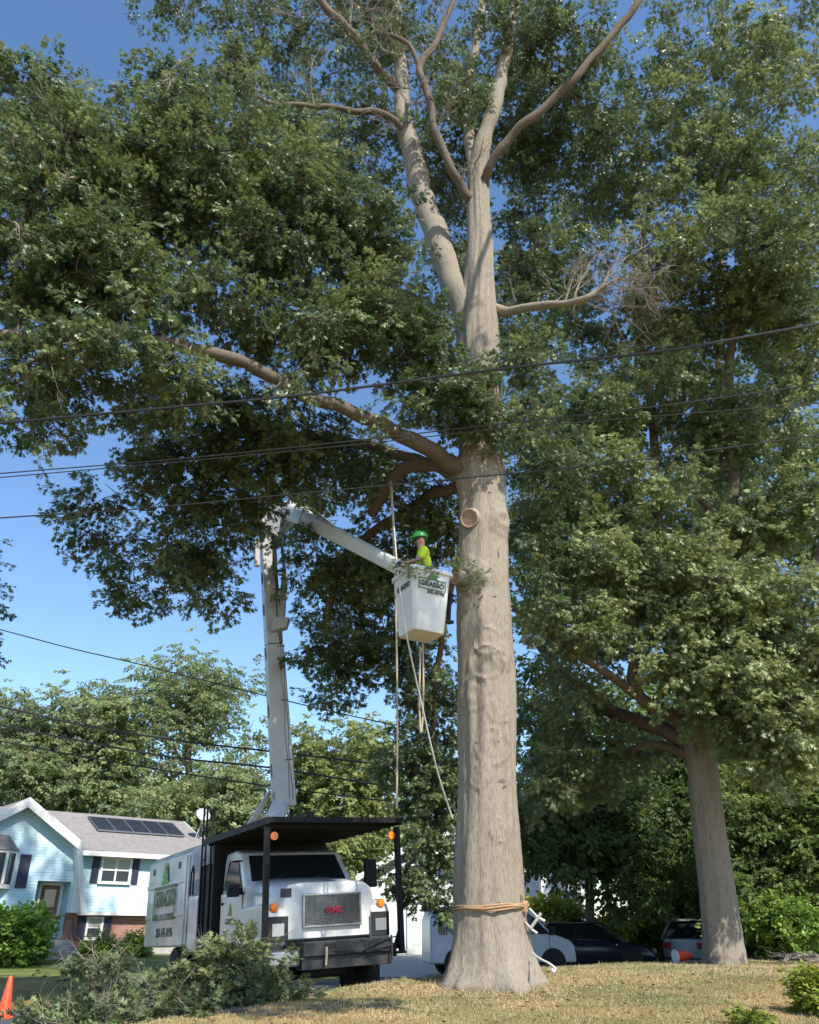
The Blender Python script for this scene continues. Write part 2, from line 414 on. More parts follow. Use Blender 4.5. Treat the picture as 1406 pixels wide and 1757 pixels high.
def clumps_in(c, rad, n, shell=0.35, seed=0):
    "n clump centres inside an ellipsoid, uneven"
    r = np.random.default_rng(seed); out = []
    while len(out) < n:
        d = r.normal(size=3); d /= np.linalg.norm(d)
        q = (r.uniform(shell, 1.0)) ** 0.6
        bulge = 1 + 0.28 * noise.noise(Vector(tuple(d * 1.9)) + Vector((seed * 3.1, 0, 0)))
        out.append(np.array(c) + d * q * bulge * np.array(rad))
    return out
def sprays_on(clumps, per, crad, sbase, tint0, droop=0.15, seed=1, flat=0.65, tvar=0.16):
    r = np.random.default_rng(seed); pts = []; rot = []; scl = []; tin = []
    for c in clumps:
        cr = crad * r.uniform(0.7, 1.3); ct = tint0 + r.normal() * tvar
        k = max(3, int(per * r.uniform(0.6, 1.4)))
        for _ in range(k):
            d = r.normal(size=3); d /= np.linalg.norm(d)
            p = c + d * cr * r.uniform(0.25, 1.0) ** 0.7 * np.array([1, 1, flat])
            az = math.atan2(d[1], d[0]) + r.normal() * 0.6
            pitch = -(0.5 * d[2]) + droop + r.normal() * 0.28
            pts.append(p); rot.append((r.normal() * 0.35, pitch, az)); scl.append(sbase * r.uniform(0.62, 1.35))
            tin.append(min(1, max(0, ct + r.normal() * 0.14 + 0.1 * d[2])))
    return pts, rot, scl, tin
def connect(mb, nodes, clumps, rbase=0.016, seed=0, sides=4, maxd=99):
    "thin branches from the limb nodes out to the clumps, joined tree-wise"
    if not len(nodes): return
    nodes = [np.array(n) for n in nodes]; A = np.array(nodes); todo = list(clumps)
    d0 = [float(np.min(np.linalg.norm(A - c, axis=1))) for c in todo]
    order = np.argsort(d0); arr = np.zeros((len(A) + len(todo), 3)); arr[:len(A)] = A; m = len(A)
    for oi in order:
        c = todo[oi]; dd = np.linalg.norm(arr[:m] - c, axis=1); j = int(np.argmin(dd)); b = arr[j].copy()
        L = dd[j]
        if L > maxd: arr[m] = c; m += 1; continue
        mid = (b + c) / 2 + np.array([0, 0, 0.10 * L]) + rng.normal(size=3) * 0.07 * L
        r0 = rbase * (0.7 + 0.5 * min(L, 2.5)); r1 = r0 * 0.45
        mb.tube([b, (b * 0.6 + mid * 0.4 + rng.normal(size=3) * 0.03 * L), mid, c], [r0, r0 * 0.9, (r0 + r1) / 2, r1], sides)
        arr[m] = c; m += 1

def limb_pts(spec):
    pts = [P(a, b, y) for a, b, y, h in spec]; rr = [h * MP(p) for p, (a, b, y, h) in zip(pts, spec)]
    return pts, rr
def blob(px, py, Y, rx, ry, dep):
    c = P(px, py, Y); s = MP(c); return np.array(c), np.array([rx * s, dep, ry * s])

# ------------------------------------------------------------------ big trunks
def big_trunk(name, spec, base_flare, root_lobes, seed, parent, m, bumps=(), nz=300, na=120, zmin=-0.3, ridge=0.012):
    pts, rr = limb_pts(spec)
    order = sorted(range(len(pts)), key=lambda i: pts[i].z)
    zz = [pts[i].z for i in order]; xx = [pts[i].x for i in order]; yy = [pts[i].y for i in order]; r_ = [rr[i] for i in order]
    z0 = zz[0] + zmin; z1 = zz[-1]
    zs = z0 + (z1 - z0) * np.linspace(0, 1, nz) ** 1.15
    rings = []
    for z in zs:
        cx = np.interp(z, zz, xx); cy = np.interp(z, zz, yy); r0 = np.interp(z, zz, r_)
        fl = base_flare * math.exp(-max(0, z - zz[0]) / 0.33)
        fl2 = base_flare * 0.18 * math.exp(-max(0, z - zz[0]) / 0.9)
        ring = []
        for j in range(na):
            a = 2 * math.pi * j / na
            lobe = 0.62 + 0.42 * math.sin(root_lobes * a + seed) + 0.3 * noise.noise(Vector((math.cos(a) * 5, math.sin(a) * 5, z * 2))) + 0.26 * math.sin((root_lobes + 2) * a + 2.1 * seed)
            r = r0 + fl * lobe + fl2
            q = Vector((math.cos(a) * 3, math.sin(a) * 3, z * 0.55 + seed))
            r += 0.055 * r0 / 0.5 * noise.noise(q)
            q2 = Vector((math.cos(a) * 11, math.sin(a) * 11, z * 2.2))
            kb = 1 + 1.3 * math.exp(-max(0, z - zz[0]) / 0.5)
            r += kb * (ridge * 0.35 * noise.noise(Vector((math.cos(a) * 14, math.sin(a) * 14, z * 3.5))) + ridge * 0.8 * noise.noise(Vector((math.cos(a) * 30, math.sin(a) * 30, z * 9))))
            for ba, bz, bw, bh in bumps:
                da = (a - ba + math.pi) % (2 * math.pi) - math.pi
                g = ((da * r0 / bw) ** 2 + ((z - bz) / bw) ** 2)
                if g < 8: r += 1.5 * bh * (math.exp(-g) - 0.8 * math.exp(-g * 4)) + 0.03 * math.exp(-((math.sqrt(g) - 1.5) / 0.16) ** 2) * (0.6 + noise.noise(Vector((a * 9, z * 6, seed))))
            ring.append(Vector((cx + r * math.cos(a), cy + r * math.sin(a), z)))
        rings.append(ring)
    mb = MB(); mb.loft(rings)
    return mb.build(name, m, parent, smooth=False if False else True), pts, rr

# =================================================================== MAIN OAK
T = Vector((1.3, 15.0, 0))
oak = thing('oak_tree', 'huge oak with a thick pale trunk filling the middle, rope tied round its base', 'tree', (1.35, 15, H(1.35, 15)))
Mo = Matrix.Translation(-Vector(oak.location))
def under(o, root=oak):      # shift world-space geometry under its root
    if o.type == 'MESH':
        o.data.transform(Matrix.Translation(-Vector(root.location)))
    return o
TR = [(843,1690,15,68),(843,1650,15,63),(842,1600,15,60),(840,1560,15,58),(838,1480,15,56),(838,1400,15,53),(837,1300,15,50),(836,1200,15,49),
      (832,1100,15,47),(829,1000,15,44),(830,920,15,42),(828,850,15,40),(826,760,15,37),(826,700,15,37),(822,620,15,36),(819,560,15,35),(822,500,15,27),(824,420,15,22),(821,350,15,19),(820,285,15,18)]
front = -math.pi / 2
bumps = [(front + 0.55, P(870,1140,15).z, 0.16, 0.07), (front - 0.1, P(830,1150,15).z, 0.2, 0.035), (front - 0.55, P(800,1200,15).z, 0.2, 0.04),
         (front + 0.75, P(868,905,15).z, 0.22, 0.10), (front - 0.75, P(795,1000,15).z, 0.24, 0.09), (front + 0.1, P(845,1290,15).z, 0.2, 0.025),
         (front - 0.6, P(795,700,15).z, 0.25, 0.08), (front - 0.9, P(800, 820, 15).z, 0.35, 0.14), (front+0.2, P(852,1000,15).z, 0.15, 0.03), (front + 0.0, P(835,1115,15).z, 0.17, 0.02), (front - 0.35, P(808,1340,15).z, 0.13, 0.02), (front + 0.3, P(858,1430,15).z, 0.12, 0.025), (front + 0.35, P(858,1230,15).z, 0.14, 0.02), (front - 0.2, P(820,640,15).z, 0.14, 0.03)]
tr, tp, trr = big_trunk('trunk', TR, 0.25, 5, 1.3, oak, BARK, bumps, nz=420, na=150)
under(tr)
LIMBS = {
 'left_stem': [(812,575,15,26),(798,528,15.1,25),(775,475,15.4,23),(748,400,15.8,21),(722,325,16.1,19),(706,255,16.3,17),(692,205,16.5,15),(690,140,16.8,12),(684,60,17,9),(680,-60,17,7)],
 'right_top': [(820,290,15,17),(833,235,14.9,14),(848,185,14.8,13),(862,120,14.8,11),(878,50,14.8,9),(895,-60,14.8,7)],
 'mid_top': [(815,300,15,11),(806,240,15.2,9),(800,170,15.3,8),(815,90,15.4,7),(828,0,15.5,6),(830,-60,15.5,5)],
 'big_right': [(826,330,15,9),(838,285,14.6,8),(875,235,14.2,7.5),(925,190,13.9,7.5),(985,135,13.6,7),(1045,65,13.4,6),(1090,10,13.2,6),(1120,-60,13,5)],
 'inner_left': [(812,350,15,9),(795,325,14.8,8),(765,270,14.5,7.5),(745,215,14.4,7),(735,165,14.3,6.5),(722,112,14.2,6.5),(748,70,14.2,5.5),(772,15,14.2,4.5),(785,-50,14.2,4)],
 'inner_fork': [(722,112,14.2,5),(700,75,14.1,4),(668,58,14,3)],
 'upper_left': [(700,240,16.4,8),(668,200,16,6.5),(600,188,15.5,5.5),(535,180,15,5),(470,178,14.6,4),(435,160,14.4,2.5)],
 'far_left': [(690,160,16.7,9),(655,120,16.2,8.5),(620,75,15.8,8),(570,25,15.4,7),(530,-30,15,6)],
 'dead_limb': [(845,535,15,10),(885,529,14.7,8),(940,523,14.3,7),(1000,516,13.9,6),(1030,495,13.8,4),(1060,478,13.7,2.5)],
 'low_left': [(835,850,15.25,22),(800,812,14.95,18),(748,775,14.45,15),(690,748,13.9,13),(640,722,13.6,12.5),(560,692,13.2,12),(460,643,12.8,11),(390,612,12.4,10.5),(300,590,12,10),(200,573,11.6,10),(90,580,11.2,9),(0,575,10.9,10),(-80,575,10.6,9)],
 'low_second': [(820,850,15,18),(785,812,14.9,14),(735,797,15.2,13),(690,808,15.6,12),(662,838,16,11),(640,880,16.6,10)],
 'low_third': [(760,800,14.9,10),(690,785,15.6,9.5),(620,762,16.2,9),(540,748,16.8,8.5),(450,770,17.4,6),(350,850,17.8,4),(280,930,18,2.5)],
 'low_back': [(815,830,15.2,12),(740,850,16.5,9),(650,905,17.8,8),(590,960,18.6,6),(560,1060,19,4)],
 'droop_back': [(820,900,15.2,9),(775,1000,17.5,7),(750,1150,19,5),(742,1300,20,3.5),(738,1450,20.2,2)],
 'cut_arm': [(785,815,14.9,9),(760,640,14.2,8),(735,610,14,5)] if False else [(815,700,14.9,11),(785,665,14.5,8),(755,630,14.1,6),(720,560,13.7,4),(640,470,13,3)],
}
nodes = []
NODESBY = {}
for k, spec in LIMBS.items():
    pts, rr = limb_pts(spec); pp, rs = smooth_path(pts, rr, 6, 0.2 if k in ('left_stem', 'right_top', 'mid_top') else 0.8, len(k) % 9)
    rs = [q * (1 + (.08 if k == 'left_stem' else .18) * noise.noise(p * 2.3)) for q, p in zip(rs, pp)]
    mb = MB(); mb.tube(pp, rs, 14)
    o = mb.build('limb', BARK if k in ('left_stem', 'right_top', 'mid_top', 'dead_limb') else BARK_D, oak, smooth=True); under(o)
    nn = [np.array(p) for p in pp[len(pp)//4:]]
    NODESBY[k] = nn
    if k not in ('dead_limb',): nodes += nn[::2]
MARK = mat('bark_crack', (0.09, 0.065, 0.05), 0.95, var=.4, scale=30)
mb = MB(); rk = np.random.default_rng(21)
for k in range(34):
    z = rk.uniform(P(0,1560,15).z, P(0,700,15).z); a = front + rk.uniform(-1.1, 1.1); w_ = rk.uniform(.02, .07); h_ = rk.uniform(.005, .012)
    tall = rk.random() < .3
    if tall: w_, h_ = .006, rk.uniform(.05, .16)
    cxx = np.interp(z, [p.z for p in tp], [p.x for p in tp]); rr_z = np.interp(z, [p.z for p in tp], trr) + .004
    pts_ = []
    for t in np.linspace(-1, 1, 6):
        aa = a + (t * w_ / rr_z if not tall else .01 * math.sin(t * 5)); zz_ = z + (t * h_ if tall else .25 * w_ * (1 - t * t) + .01 * math.sin(7 * t))
        pts_.append((cxx + rr_z * math.cos(aa), 15 + rr_z * math.sin(aa), zz_))
    mb.tube(pts_, [.002, .007, .009, .008, .006, .002], 5)
under(mb.build('bark_ridge', MARK, oak, smooth=True, kind='stuff'))
# cut stubs with pale faces
CUT = mat('cut_wood', (0.33, 0.21, 0.145), 0.8, var=0.25, scale=18)
def stub(px, py, Y, d, r, L, rp=None):
    c = P(px, py, Y); d = Vector(d).normalized()
    mb = MB(); mb.tube([c - d * L, c - d * L * 0.4, c], [r * 1.5, r * 1.12, r], 18)
    o = mb.build('cut_stub', BARK, oak, smooth=True); under(o)
    mb = MB(); mb.tube([c + d * 0.001, c + d * 0.012], [r * 0.86, r * 0.84], 18)
    f = mb.build('sawn_face', CUT, o, smooth=False); under(f)
    q0 = d.orthogonal().normalized(); q1 = d.cross(q0); mb = MB()
    mb.tube([c + d * .012 + (q0 * math.cos(a) + q1 * math.sin(a)) * r * .93 for a in np.linspace(0, 2 * math.pi, 25)], r * .10, 6, cap=False)
    f2 = mb.build('callus_rim', mat('callus', (.42, .30, .2), .9, var=.3, scale=20), o, smooth=True); under(f2)
stub(806, 889, 14.52, (-0.42, -0.8, -0.28), 0.19, 0.3)
stub(781, 992, 14.35, (-0.5, -0.8, -0.25), 0.11, 0.25)

blobs = [  # px, py, Y, rx, ry, depth, n
 (900,420,17.6,60,110,1.2,16), (890,560,17.6,50,70,1.2,10), (880,250,17,50,70,1.2,10), (780,400,17.5,50,110,1.2,16), (775,520,17.2,40,50,.8,6), (890,90,17,60,70,1.2,12),
 (795,150,14.4,35,50,.5,5), (850,40,14.2,40,30,.5,3), (640,60,14.8,50,40,.6,3),
 (500,650,12.4,40,18,.3,2), (680,715,13.3,34,14,.3,2), (140,575,10.9,60,20,.4,4), (610,790,15.8,50,30,.5,4),
 (90,330,11.2,150,210,1.6,85), (250,300,11.8,150,190,1.6,80), (60,180,11.6,110,80,1.2,24), (400,330,12.2,150,190,1.7,85), (300,140,11.9,70,45,1.0,12),
 (390,120,12.4,60,45,0.9,10), (60,480,11.3,120,90,1.4,30), (220,480,11.8,150,90,1.5,40), (500,300,12.8,130,90,1.4,30),
 (530,430,13.0,140,125,1.5,48), (610,395,13.3,100,85,1.2,26), (660,450,13.4,60,60,0.9,12), (560,545,13.0,160,80,1.3,38), (670,555,13.5,95,70,1.0,22), (400,525,12.4,110,60,1.2,21),
 (720,630,13.8,80,42,0.7,12), (820,700,14.1,70,45,0.45,9), (760,680,13.9,70,50,0.7,12), (850,745,14.2,30,30,0.25,3),
 (430,50,16.5,130,90,2.0,22), (540,90,17,120,110,2.0,28), (600,250,17.5,120,110,1.8,42), (490,210,17,90,60,1.6,20),
 (700,120,17.6,100,150,1.6,24), (790,150,15.6,55,100,1.0,14), (760,290,17.6,70,120,1.5,22), (960,60,15,130,90,2.0,36), (930,290,17.5,90,140,1.6,34),
 (910,150,16.8,80,80,1.5,20), (1000,200,16,90,90,1.6,22), (740,10,15.5,120,60,1.5,9), (880,0,16,80,60,1.5,8), (300,0,16,80,40,1.5,8), (640,20,16.5,80,70,1.5,18),
 (250,640,12.2,150,50,1.5,20), (90,650,11.8,110,60,1.3,18), (60,720,11.8,70,30,0.7,5),
 (400,700,15.2,120,55,1.4,24), (300,730,15.5,120,60,1.4,20), (410,785,16,110,65,1.5,25), (270,830,16.5,100,60,1.2,17), (150,880,16.8,60,30,0.7,6),
 (370,880,17,130,60,1.5,24), (290,950,17.4,110,50,1.2,15), (210,990,17.6,50,35,0.7,5), (350,980,17.6,60,35,0.8,7), (370,1030,17.8,25,22,0.4,3), (260,1030,17.8,35,22,0.5,3), (170,940,17.4,30,20,0.5,3),
 (520,765,16,110,50,1.2,20), (600,800,17,110,50,1.4,22), (500,870,20.8,80,60,1.0,16), (720,860,17,80,60,1.3,20), (560,950,19,80,80,1.4,24), (660,960,19,90,90,1.5,30),
 (600,1060,19.4,90,80,1.3,24), (560,1140,19.6,60,50,1.0,12), (570,1200,19.8,30,30,0.6,4), (700,1080,19.4,90,80,1.3,20), (740,1170,19.6,60,90,1.2,20), (760,900,18,60,60,1.2,14), (650,1130,19.8,50,40,0.8,6),
 (900,640,14.4,50,60,0.5,8), (920,800,17,60,90,1.5,16), (930,470,17.5,90,110,1.6,24), (900,680,16.8,60,70,1.2,9), (920,1000,17.6,50,90,1.3,6),
 (735,1270,20,55,60,1.0,16), (770,1350,20,45,50,.9,13), (728,1350,20.3,45,50,.9,14), (690,1310,20,32,45,.7,7), (748,1440,20,30,40,.6,8), (695,1500,20,24,14,.3,3), (757,1545,20,16,26,.3,4), (662,1530,20,12,12,.2,1), (725,1510,20,22,18,.3,4), (770,1480,20,14,40,.3,4),
]
allc = []; P_, R_, S_, T_ = [], [], [], []
OAK_TINT = 0.42  # mean leaf tint of the whole crown
for i, (px, py, Y, rx, ry, dep, n) in enumerate(blobs):
    c, rad = blob(px, py, Y, rx, ry, dep)
    cl = clumps_in(c, rad, n, 0.1, seed=i); allc += cl
    a, b, s, t = sprays_on(cl, 11, 0.46, 1.0, OAK_TINT, 0.5, seed=i + 50)
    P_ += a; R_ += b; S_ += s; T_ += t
allo = []
for k, (c, rad, n) in enumerate((((5.6, 5.1, 16.4), (1.2, 1.3, 1.4), 13), ((6.4, 5.2, 18.8), (1.0, 1.3, 1.2), 10), ((4.9, 5.8, 16.2), (.9, 1.1, .8), 7), ((4.3, 7.8, 21.5), (1.4, 1.6, 1.2), 10), ((4.0, 4.7, 11.6), (1.7, .5, .6), 18))):   # unseen crown overhead, added to dapple the truck and lawn
    cl = clumps_in(np.array(c), np.array(rad), n, 0.1, seed=k + 150); allo += cl
    a, b, s, t = sprays_on(cl, 10, 0.4, 1.0, OAK_TINT, 0.4, seed=k + 160); P_ += a; R_ += b; S_ += s; T_ += t
ov = [P(1045,65,13.4), P(1120,-60,13), Vector((5.2, 10, 23)), Vector((5.5, 7, 19.5)), Vector((5.3, 5.3, 16)), Vector((4.5, 4.8, 12.4))]  # unseen limb added to carry the overhead shading clumps
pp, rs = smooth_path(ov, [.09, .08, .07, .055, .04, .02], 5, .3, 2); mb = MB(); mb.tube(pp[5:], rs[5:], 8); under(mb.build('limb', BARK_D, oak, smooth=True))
mb = MB(); connect(mb, [np.array(p) for p in pp[8:]], allo, .014); under(mb.build('branchwork', TWIG, oak, smooth=True, kind='stuff'))
mb = MB(); connect(mb, nodes, allc, 0.016)
under(mb.build('branchwork', TWIG, oak, smooth=True, kind='stuff'))
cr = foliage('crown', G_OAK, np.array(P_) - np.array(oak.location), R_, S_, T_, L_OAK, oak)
# twiggy epicormic shoots on the trunk by the bucket
a, b, s, t = sprays_on([np.array(P(q[0], q[1], q[2])) for q in ((715,968,13.3),(728,985,13.3),(700,975,13.4),(785,960,14.2),(795,985,14.2),(775,975,14.1),(810,1000,14.3),(722,975,13.25),(745,985,13.25),(800,965,14.2),(820,985,14.35),(690,965,13.5))], 5, 0.13, 0.55, 0.85, 0.1, seed=5)
foliage('foliage', G_OAK, np.array(a) - np.array(oak.location), b, s, t, L_OAK, oak)
# dead twigs
def dead_spray(mb, start, dirv, L, r0, depth, rr):
    d = Vector(dirv).normalized(); p = Vector(start); pts = [p.copy()]; rs = [r0]; k = 5
    for i in range(k):
        d = (d + Vector(rr.normal(size=3)) * 0.22).normalized(); p = p + d * (L / k); pts.append(p.copy()); rs.append(r0 * (1 - 0.75 * (i + 1) / k))
    mb.tube(pts, rs, 4 if r0 > 0.006 else 3)
    if depth > 0:
        for i in range(1, k + 1):
            for _ in range(2 if depth > 1 else 1 + (rr.random() < 0.6)):
                dd = (d + Vector(rr.normal(size=3)) * 0.75).normalized()
                dead_spray(mb, pts[i], dd, L * rr.uniform(0.35, 0.62), rs[i] * 0.6, depth - 1, rr)
rr_ = np.random.default_rng(3); mb = MB()
for q, d, L in (((1000,515,13.9),(1,-.1,.15),1.6),((1020,500,13.85),(1,0,.5),1.5),((1045,485,13.8),(1,.2,-.25),1.4),((985,518,14),(.7,0,1),1.7),((1010,510,13.9),(1,-.2,-.5),1.3),((950,520,14.2),(.5,.1,1),1.5),((1040,480,13.8),(.3,0,1),1.4),((1060,478,13.7),(1,0,.1),1.6),((1030,495,13.8),(.8,-.2,.9),1.8),((1000,516,13.9),(.9,.2,-.2),1.9),((970,518,14.1),(.4,-.3,.9),1.5),((1060,478,13.7),(.9,-.1,-.5),1.7)):
    dead_spray(mb, P(*q), d, L, 0.022, 2, rr_)
for q, d, L in (((700,240,16.3),(-.3,-.6,.2),1.1),((735,165,14.3),(-1,0,.6),1.2),((722,112,14.2),(-1,0,.9),1.3),((668,58,14),(-.5,0,1),1.2),((690,190,16.4),(.4,-.4,.3),.9),((640,100,15.9),(.3,-.3,1),1.3),
                ((745,215,14.4),(.6,-.2,.2),.8),((790,320,14.8),(.2,-.6,.6),.8),((810,290,14.9),(.3,-.5,.3),.7),((620,70,15.7),(.8,-.3,1),1.5),((690,20,14.2),(-.2,-.2,1),1.2),((700,80,14.1),(-.9,-.1,.3),1.5),((722,112,14.2),(.6,-.2,1),1.4),((650,110,16),(-.7,-.3,.6),1.5),((600,60,15.6),(.1,-.3,1),1.6),((760,40,14.2),(.8,0,.8),1.3),((570,25,15.4),(-.8,0,.1),1.5),((470,178,14.6),(-.9,-.2,.5),1.3),((540,180,15),(-.2,-.2,1),1.3),((440,165,14.4),(-1,-.2,.5),.8),((440,165,14.4),(-.8,-.4,-.2),.8),((455,172,14.5),(-.3,-.5,.9),.8),((470,178,14.6),(-.6,-.3,-.6),.7)):
    dead_spray(mb, P(*q), d, L * 1.25, 0.024, 2, rr_)
for q, d, L in (((330,590,12),(0,-.3,-1),1.2),((300,600,12),(.3,-.4,.6),.7),((60,600,11.2),(.1,0,-1),1.5),((90,590,11.2),(0,-.3,-1),1.4),((190,575,11.6),(-.4,-.4,-.8),.9),((480,650,12.8),(.2,-.5,-.6),.8),((500,660,12.9),(.1,-.5,.8),.7)):
    dead_spray(mb, P(*q), d, L, 0.011, 1, rr_)
for k in range(46):
    c = allc[int(rr_.integers(0, 420))]; dead_spray(mb, Vector(c) + Vector((0, -.35, 0)), (rr_.normal(), -.4, rr_.normal()), rr_.uniform(.5, 1.1), .013, 1, rr_)
under(mb.build('dead_twigs', DEADT, oak, kind='stuff'))

# =================================================================== RIGHT OAK
oak2 = thing('oak_tree', 'second oak on the right, its leaning dappled trunk rising behind sticks and parked cars', 'tree', (8.1, 21, H(8.1, 21)))
TR2 = [(1243,1652,21,33),(1240,1600,21,31),(1230,1520,21,29),(1218,1430,21,27),(1208,1340,21,26),(1198,1260,21,25),(1190,1230,21,25),(1187,1190,21,17)]
tr2, tp2, _ = big_trunk('trunk', TR2, 0.07, 4, 4.1, oak2, BARK, [(front, P(1215,1400,21).z, .2, .04)], nz=200, na=90)
under(tr2, oak2)
LIMBS2 = [
 [(1195,1270,21,22),(1160,1232,20.6,13),(1110,1205,20.2,11),(1085,1170,20,9.5),(1092,1110,19.8,9),(1080,1050,19.6,6),(1050,1000,19.5,4)],
 [(1110,1205,20.2,9),(1050,1160,19.8,8),(990,1120,19.4,7),(920,1070,19,6),(880,1045,18.8,4)],
 [(1190,1280,21,16),(1130,1248,21.5,13),(1060,1225,22,12),(1010,1195,22.3,11),(960,1150,22.6,9),(920,1100,22.8,6)],
 [(1190,1300,21,10),(1130,1278,21.4,7),(1080,1290,21.8,6),(1020,1320,22,5),(940,1340,22.2,4)],
 [(1192,1250,21,20),(1205,1150,21,14),(1230,1000,21,12),(1260,850,20.6,9),(1250,650,19.8,8),(1280,450,18.6,6),(1290,250,17.6,4)],
 [(1200,1200,21,14),(1160,1060,20.6,11),(1130,900,20.4,9),(1120,700,20.4,7),(1090,500,19.5,5),(1130,300,18,4)],
 [(1205,1230,21,12),(1260,1130,20.4,9),(1320,1080,20,7),(1380,1000,19.8,6),(1430,900,19.6,5)],
 [(1235,960,21,9),(1240,900,20.6,7),(1195,840,20.2,7),(1190,770,20,5)],
 [(1260,800,21,7),(1330,700,20.8,5),(1370,560,20.8,4)],
]
nodes2 = []
for spec in LIMBS2:
    pts, rr = limb_pts(spec); pp, rs = smooth_path(pts, rr, 5, 0.3, 3)
    mb = MB(); mb.tube(pp, rs, 10); under(mb.build('limb', BARK_D, oak2, smooth=True), oak2)
    nodes2 += [np.array(p) for p in pp[len(pp)//4::2]]
blobs2 = [
 (1200,120,17.4,160,120,2.6,50),(1330,90,17.4,110,110,2.4,34),(1120,260,17.4,150,110,2.4,48),(1300,280,17.4,140,120,2.4,52),(1180,420,17.4,150,100,2.4,44),(1340,440,17.4,110,110,2.2,44),
 (1250,560,20.4,150,90,2.4,44),(1370,620,20.2,70,120,2.0,26),(1120,600,20.6,120,90,2.0,26),(1150,700,20.2,140,80,2.2,40),(1290,740,20.3,130,90,2.2,38),(1030,720,19.5,100,80,1.8,24),
 (1000,850,19,100,80,1.6,26),(1110,870,19.8,110,70,1.8,24),(1250,880,20.3,130,80,2.0,26),(1360,860,20,80,90,1.8,22),(1000,960,18.8,80,70,1.3,22),(1120,980,19.4,90,60,1.4,20),(1010,1060,18.8,70,60,1.1,14),
 (1310,1050,19,120,80,1.5,46),(1240,1000,19.6,90,60,1.4,18),(1200,1080,19.4,90,60,1.3,22),(1160,1140,19.4,80,40,1.0,14),(1280,1150,18.8,120,60,1.2,36),(1350,1230,18.6,90,60,1.1,26),(1260,1220,19.1,80,40,.9,14),
 (1330,1300,18.8,60,40,.8,9),(1390,1120,18.6,60,70,1.1,14),(1180,1010,19.6,80,60,1.2,12),
 (1480,1030,17.6,60,90,.8,5), (1500,1210,17.6,40,50,.6,2), (1490,900,17.8,50,70,.8,4),  # clumps past the right edge, added to dapple the trunk
 (960,1200,21.5,90,80,1.4,16),(1060,1300,22.5,130,60,1.6,20),(940,1320,22.5,80,60,1.4,14),(1060,1100,21.5,90,60,1.4,14),(1000,400,20.6,90,110,1.8,22),(980,560,21,90,80,1.6,16),(930,900,21,60,110,1.4,14),
]
allc = []; P_, R_, S_, T_ = [], [], [], []
for i, (px, py, Y, rx, ry, dep, n) in enumerate(blobs2):
    c, rad = blob(px, py, Y, rx, ry, dep)
    cl = clumps_in(c, rad, n, 0.1, seed=i + 200); allc += cl
    sun_yel = 0.25 if py > 980 and px > 1150 else 0.08  # lower right clumps tinted yellower and lighter, sunlight put into the colour
    a, b, s, t = sprays_on(cl, 13, 0.58, 1.15, 0.58 + sun_yel, 0.5, seed=i + 250)
    P_ += a; R_ += b; S_ += s; T_ += t
mb = MB(); connect(mb, nodes2, allc, 0.017)
under(mb.build('branchwork', TWIG, oak2, smooth=True, kind='stuff'), oak2)
foliage('crown', G_OAK, np.array(P_) - np.array(oak2.location), R_, S_, T_, L_OAK, oak2)
mb = MB()
for q, d, L in (((1200,1230,20.7),(.3,-.5,-1),.9),((1215,1290,20.6),(.8,-.3,-.6),1.0),((1225,1310,20.6),(1,-.3,-.4),1.1),((1215,1340,20.6),(.7,-.4,-.8),1.0),((1300,1200,18.8),(.1,-.3,-1),1.0),((1190,1240,20.6),(-.2,-.6,-1),.8)):
    dead_spray(mb, P(*q), d, L, 0.014, 1, rr_)
under(mb.build('dead_twigs', DEADT, oak2, kind='stuff'), oak2)

# =================================================================== OTHER TREES
def tree(name, label, spec_trunk, bl, grp, leafm, per, crad, sbase, tint, bark=BARK_D, seed=0, group=None, tvar=0.16):
    pts, rr = limb_pts(spec_trunk); x, y = pts[0].x, pts[0].y
    g = H(x, y); pts[0].z = g - 0.2
    root = thing(name, label, 'tree', (x, y, g), group=group)
    pp, rs = smooth_path(pts, rr, 5, 0.5, seed); mb = MB(); mb.tube(pp, rs, 9)
    under(mb.build('trunk', bark, root, smooth=True), root)
    nodes_ = [np.array(p) for p in pp[len(pp)//3:]]
    P_, R_, S_, T_ = [], [], [], []; allc = []
    for i, (px, py, Y, rx, ry, dep, n) in enumerate(bl):
        c, rad = blob(px, py, Y, rx, ry, dep); cl = clumps_in(c, rad, n, 0.2, seed=seed * 31 + i + 400); allc += cl
        a, b, s, t = sprays_on(cl, per, crad, sbase, tint, 0.4, seed=seed * 17 + i + 900, tvar=tvar)
        P_ += a; R_ += b; S_ += s; T_ += t
    mb = MB(); connect(mb, nodes_, allc, 0.03, sides=3); under(mb.build('branchwork', bark, root, smooth=True, kind='stuff'), root)
    foliage('crown', grp, np.array(P_) - np.array(root.location), R_, S_, T_, leafm, root)
    return root
FG = 'trees beyond the blue house'
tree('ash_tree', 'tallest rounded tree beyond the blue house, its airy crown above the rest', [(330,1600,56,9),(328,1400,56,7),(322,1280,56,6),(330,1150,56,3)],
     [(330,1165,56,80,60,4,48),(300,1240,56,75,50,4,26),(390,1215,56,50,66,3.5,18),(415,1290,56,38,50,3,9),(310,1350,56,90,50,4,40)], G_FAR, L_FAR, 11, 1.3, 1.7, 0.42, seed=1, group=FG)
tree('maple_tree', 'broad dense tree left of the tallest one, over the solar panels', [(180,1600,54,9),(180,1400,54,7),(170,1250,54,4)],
     [(150,1250,54,80,75,4,70),(215,1240,53,60,70,4,42),(170,1350,53,110,60,4,80)], G_FAR, L_FAR, 13, 1.3, 1.7, 0.45, seed=2, group=FG)
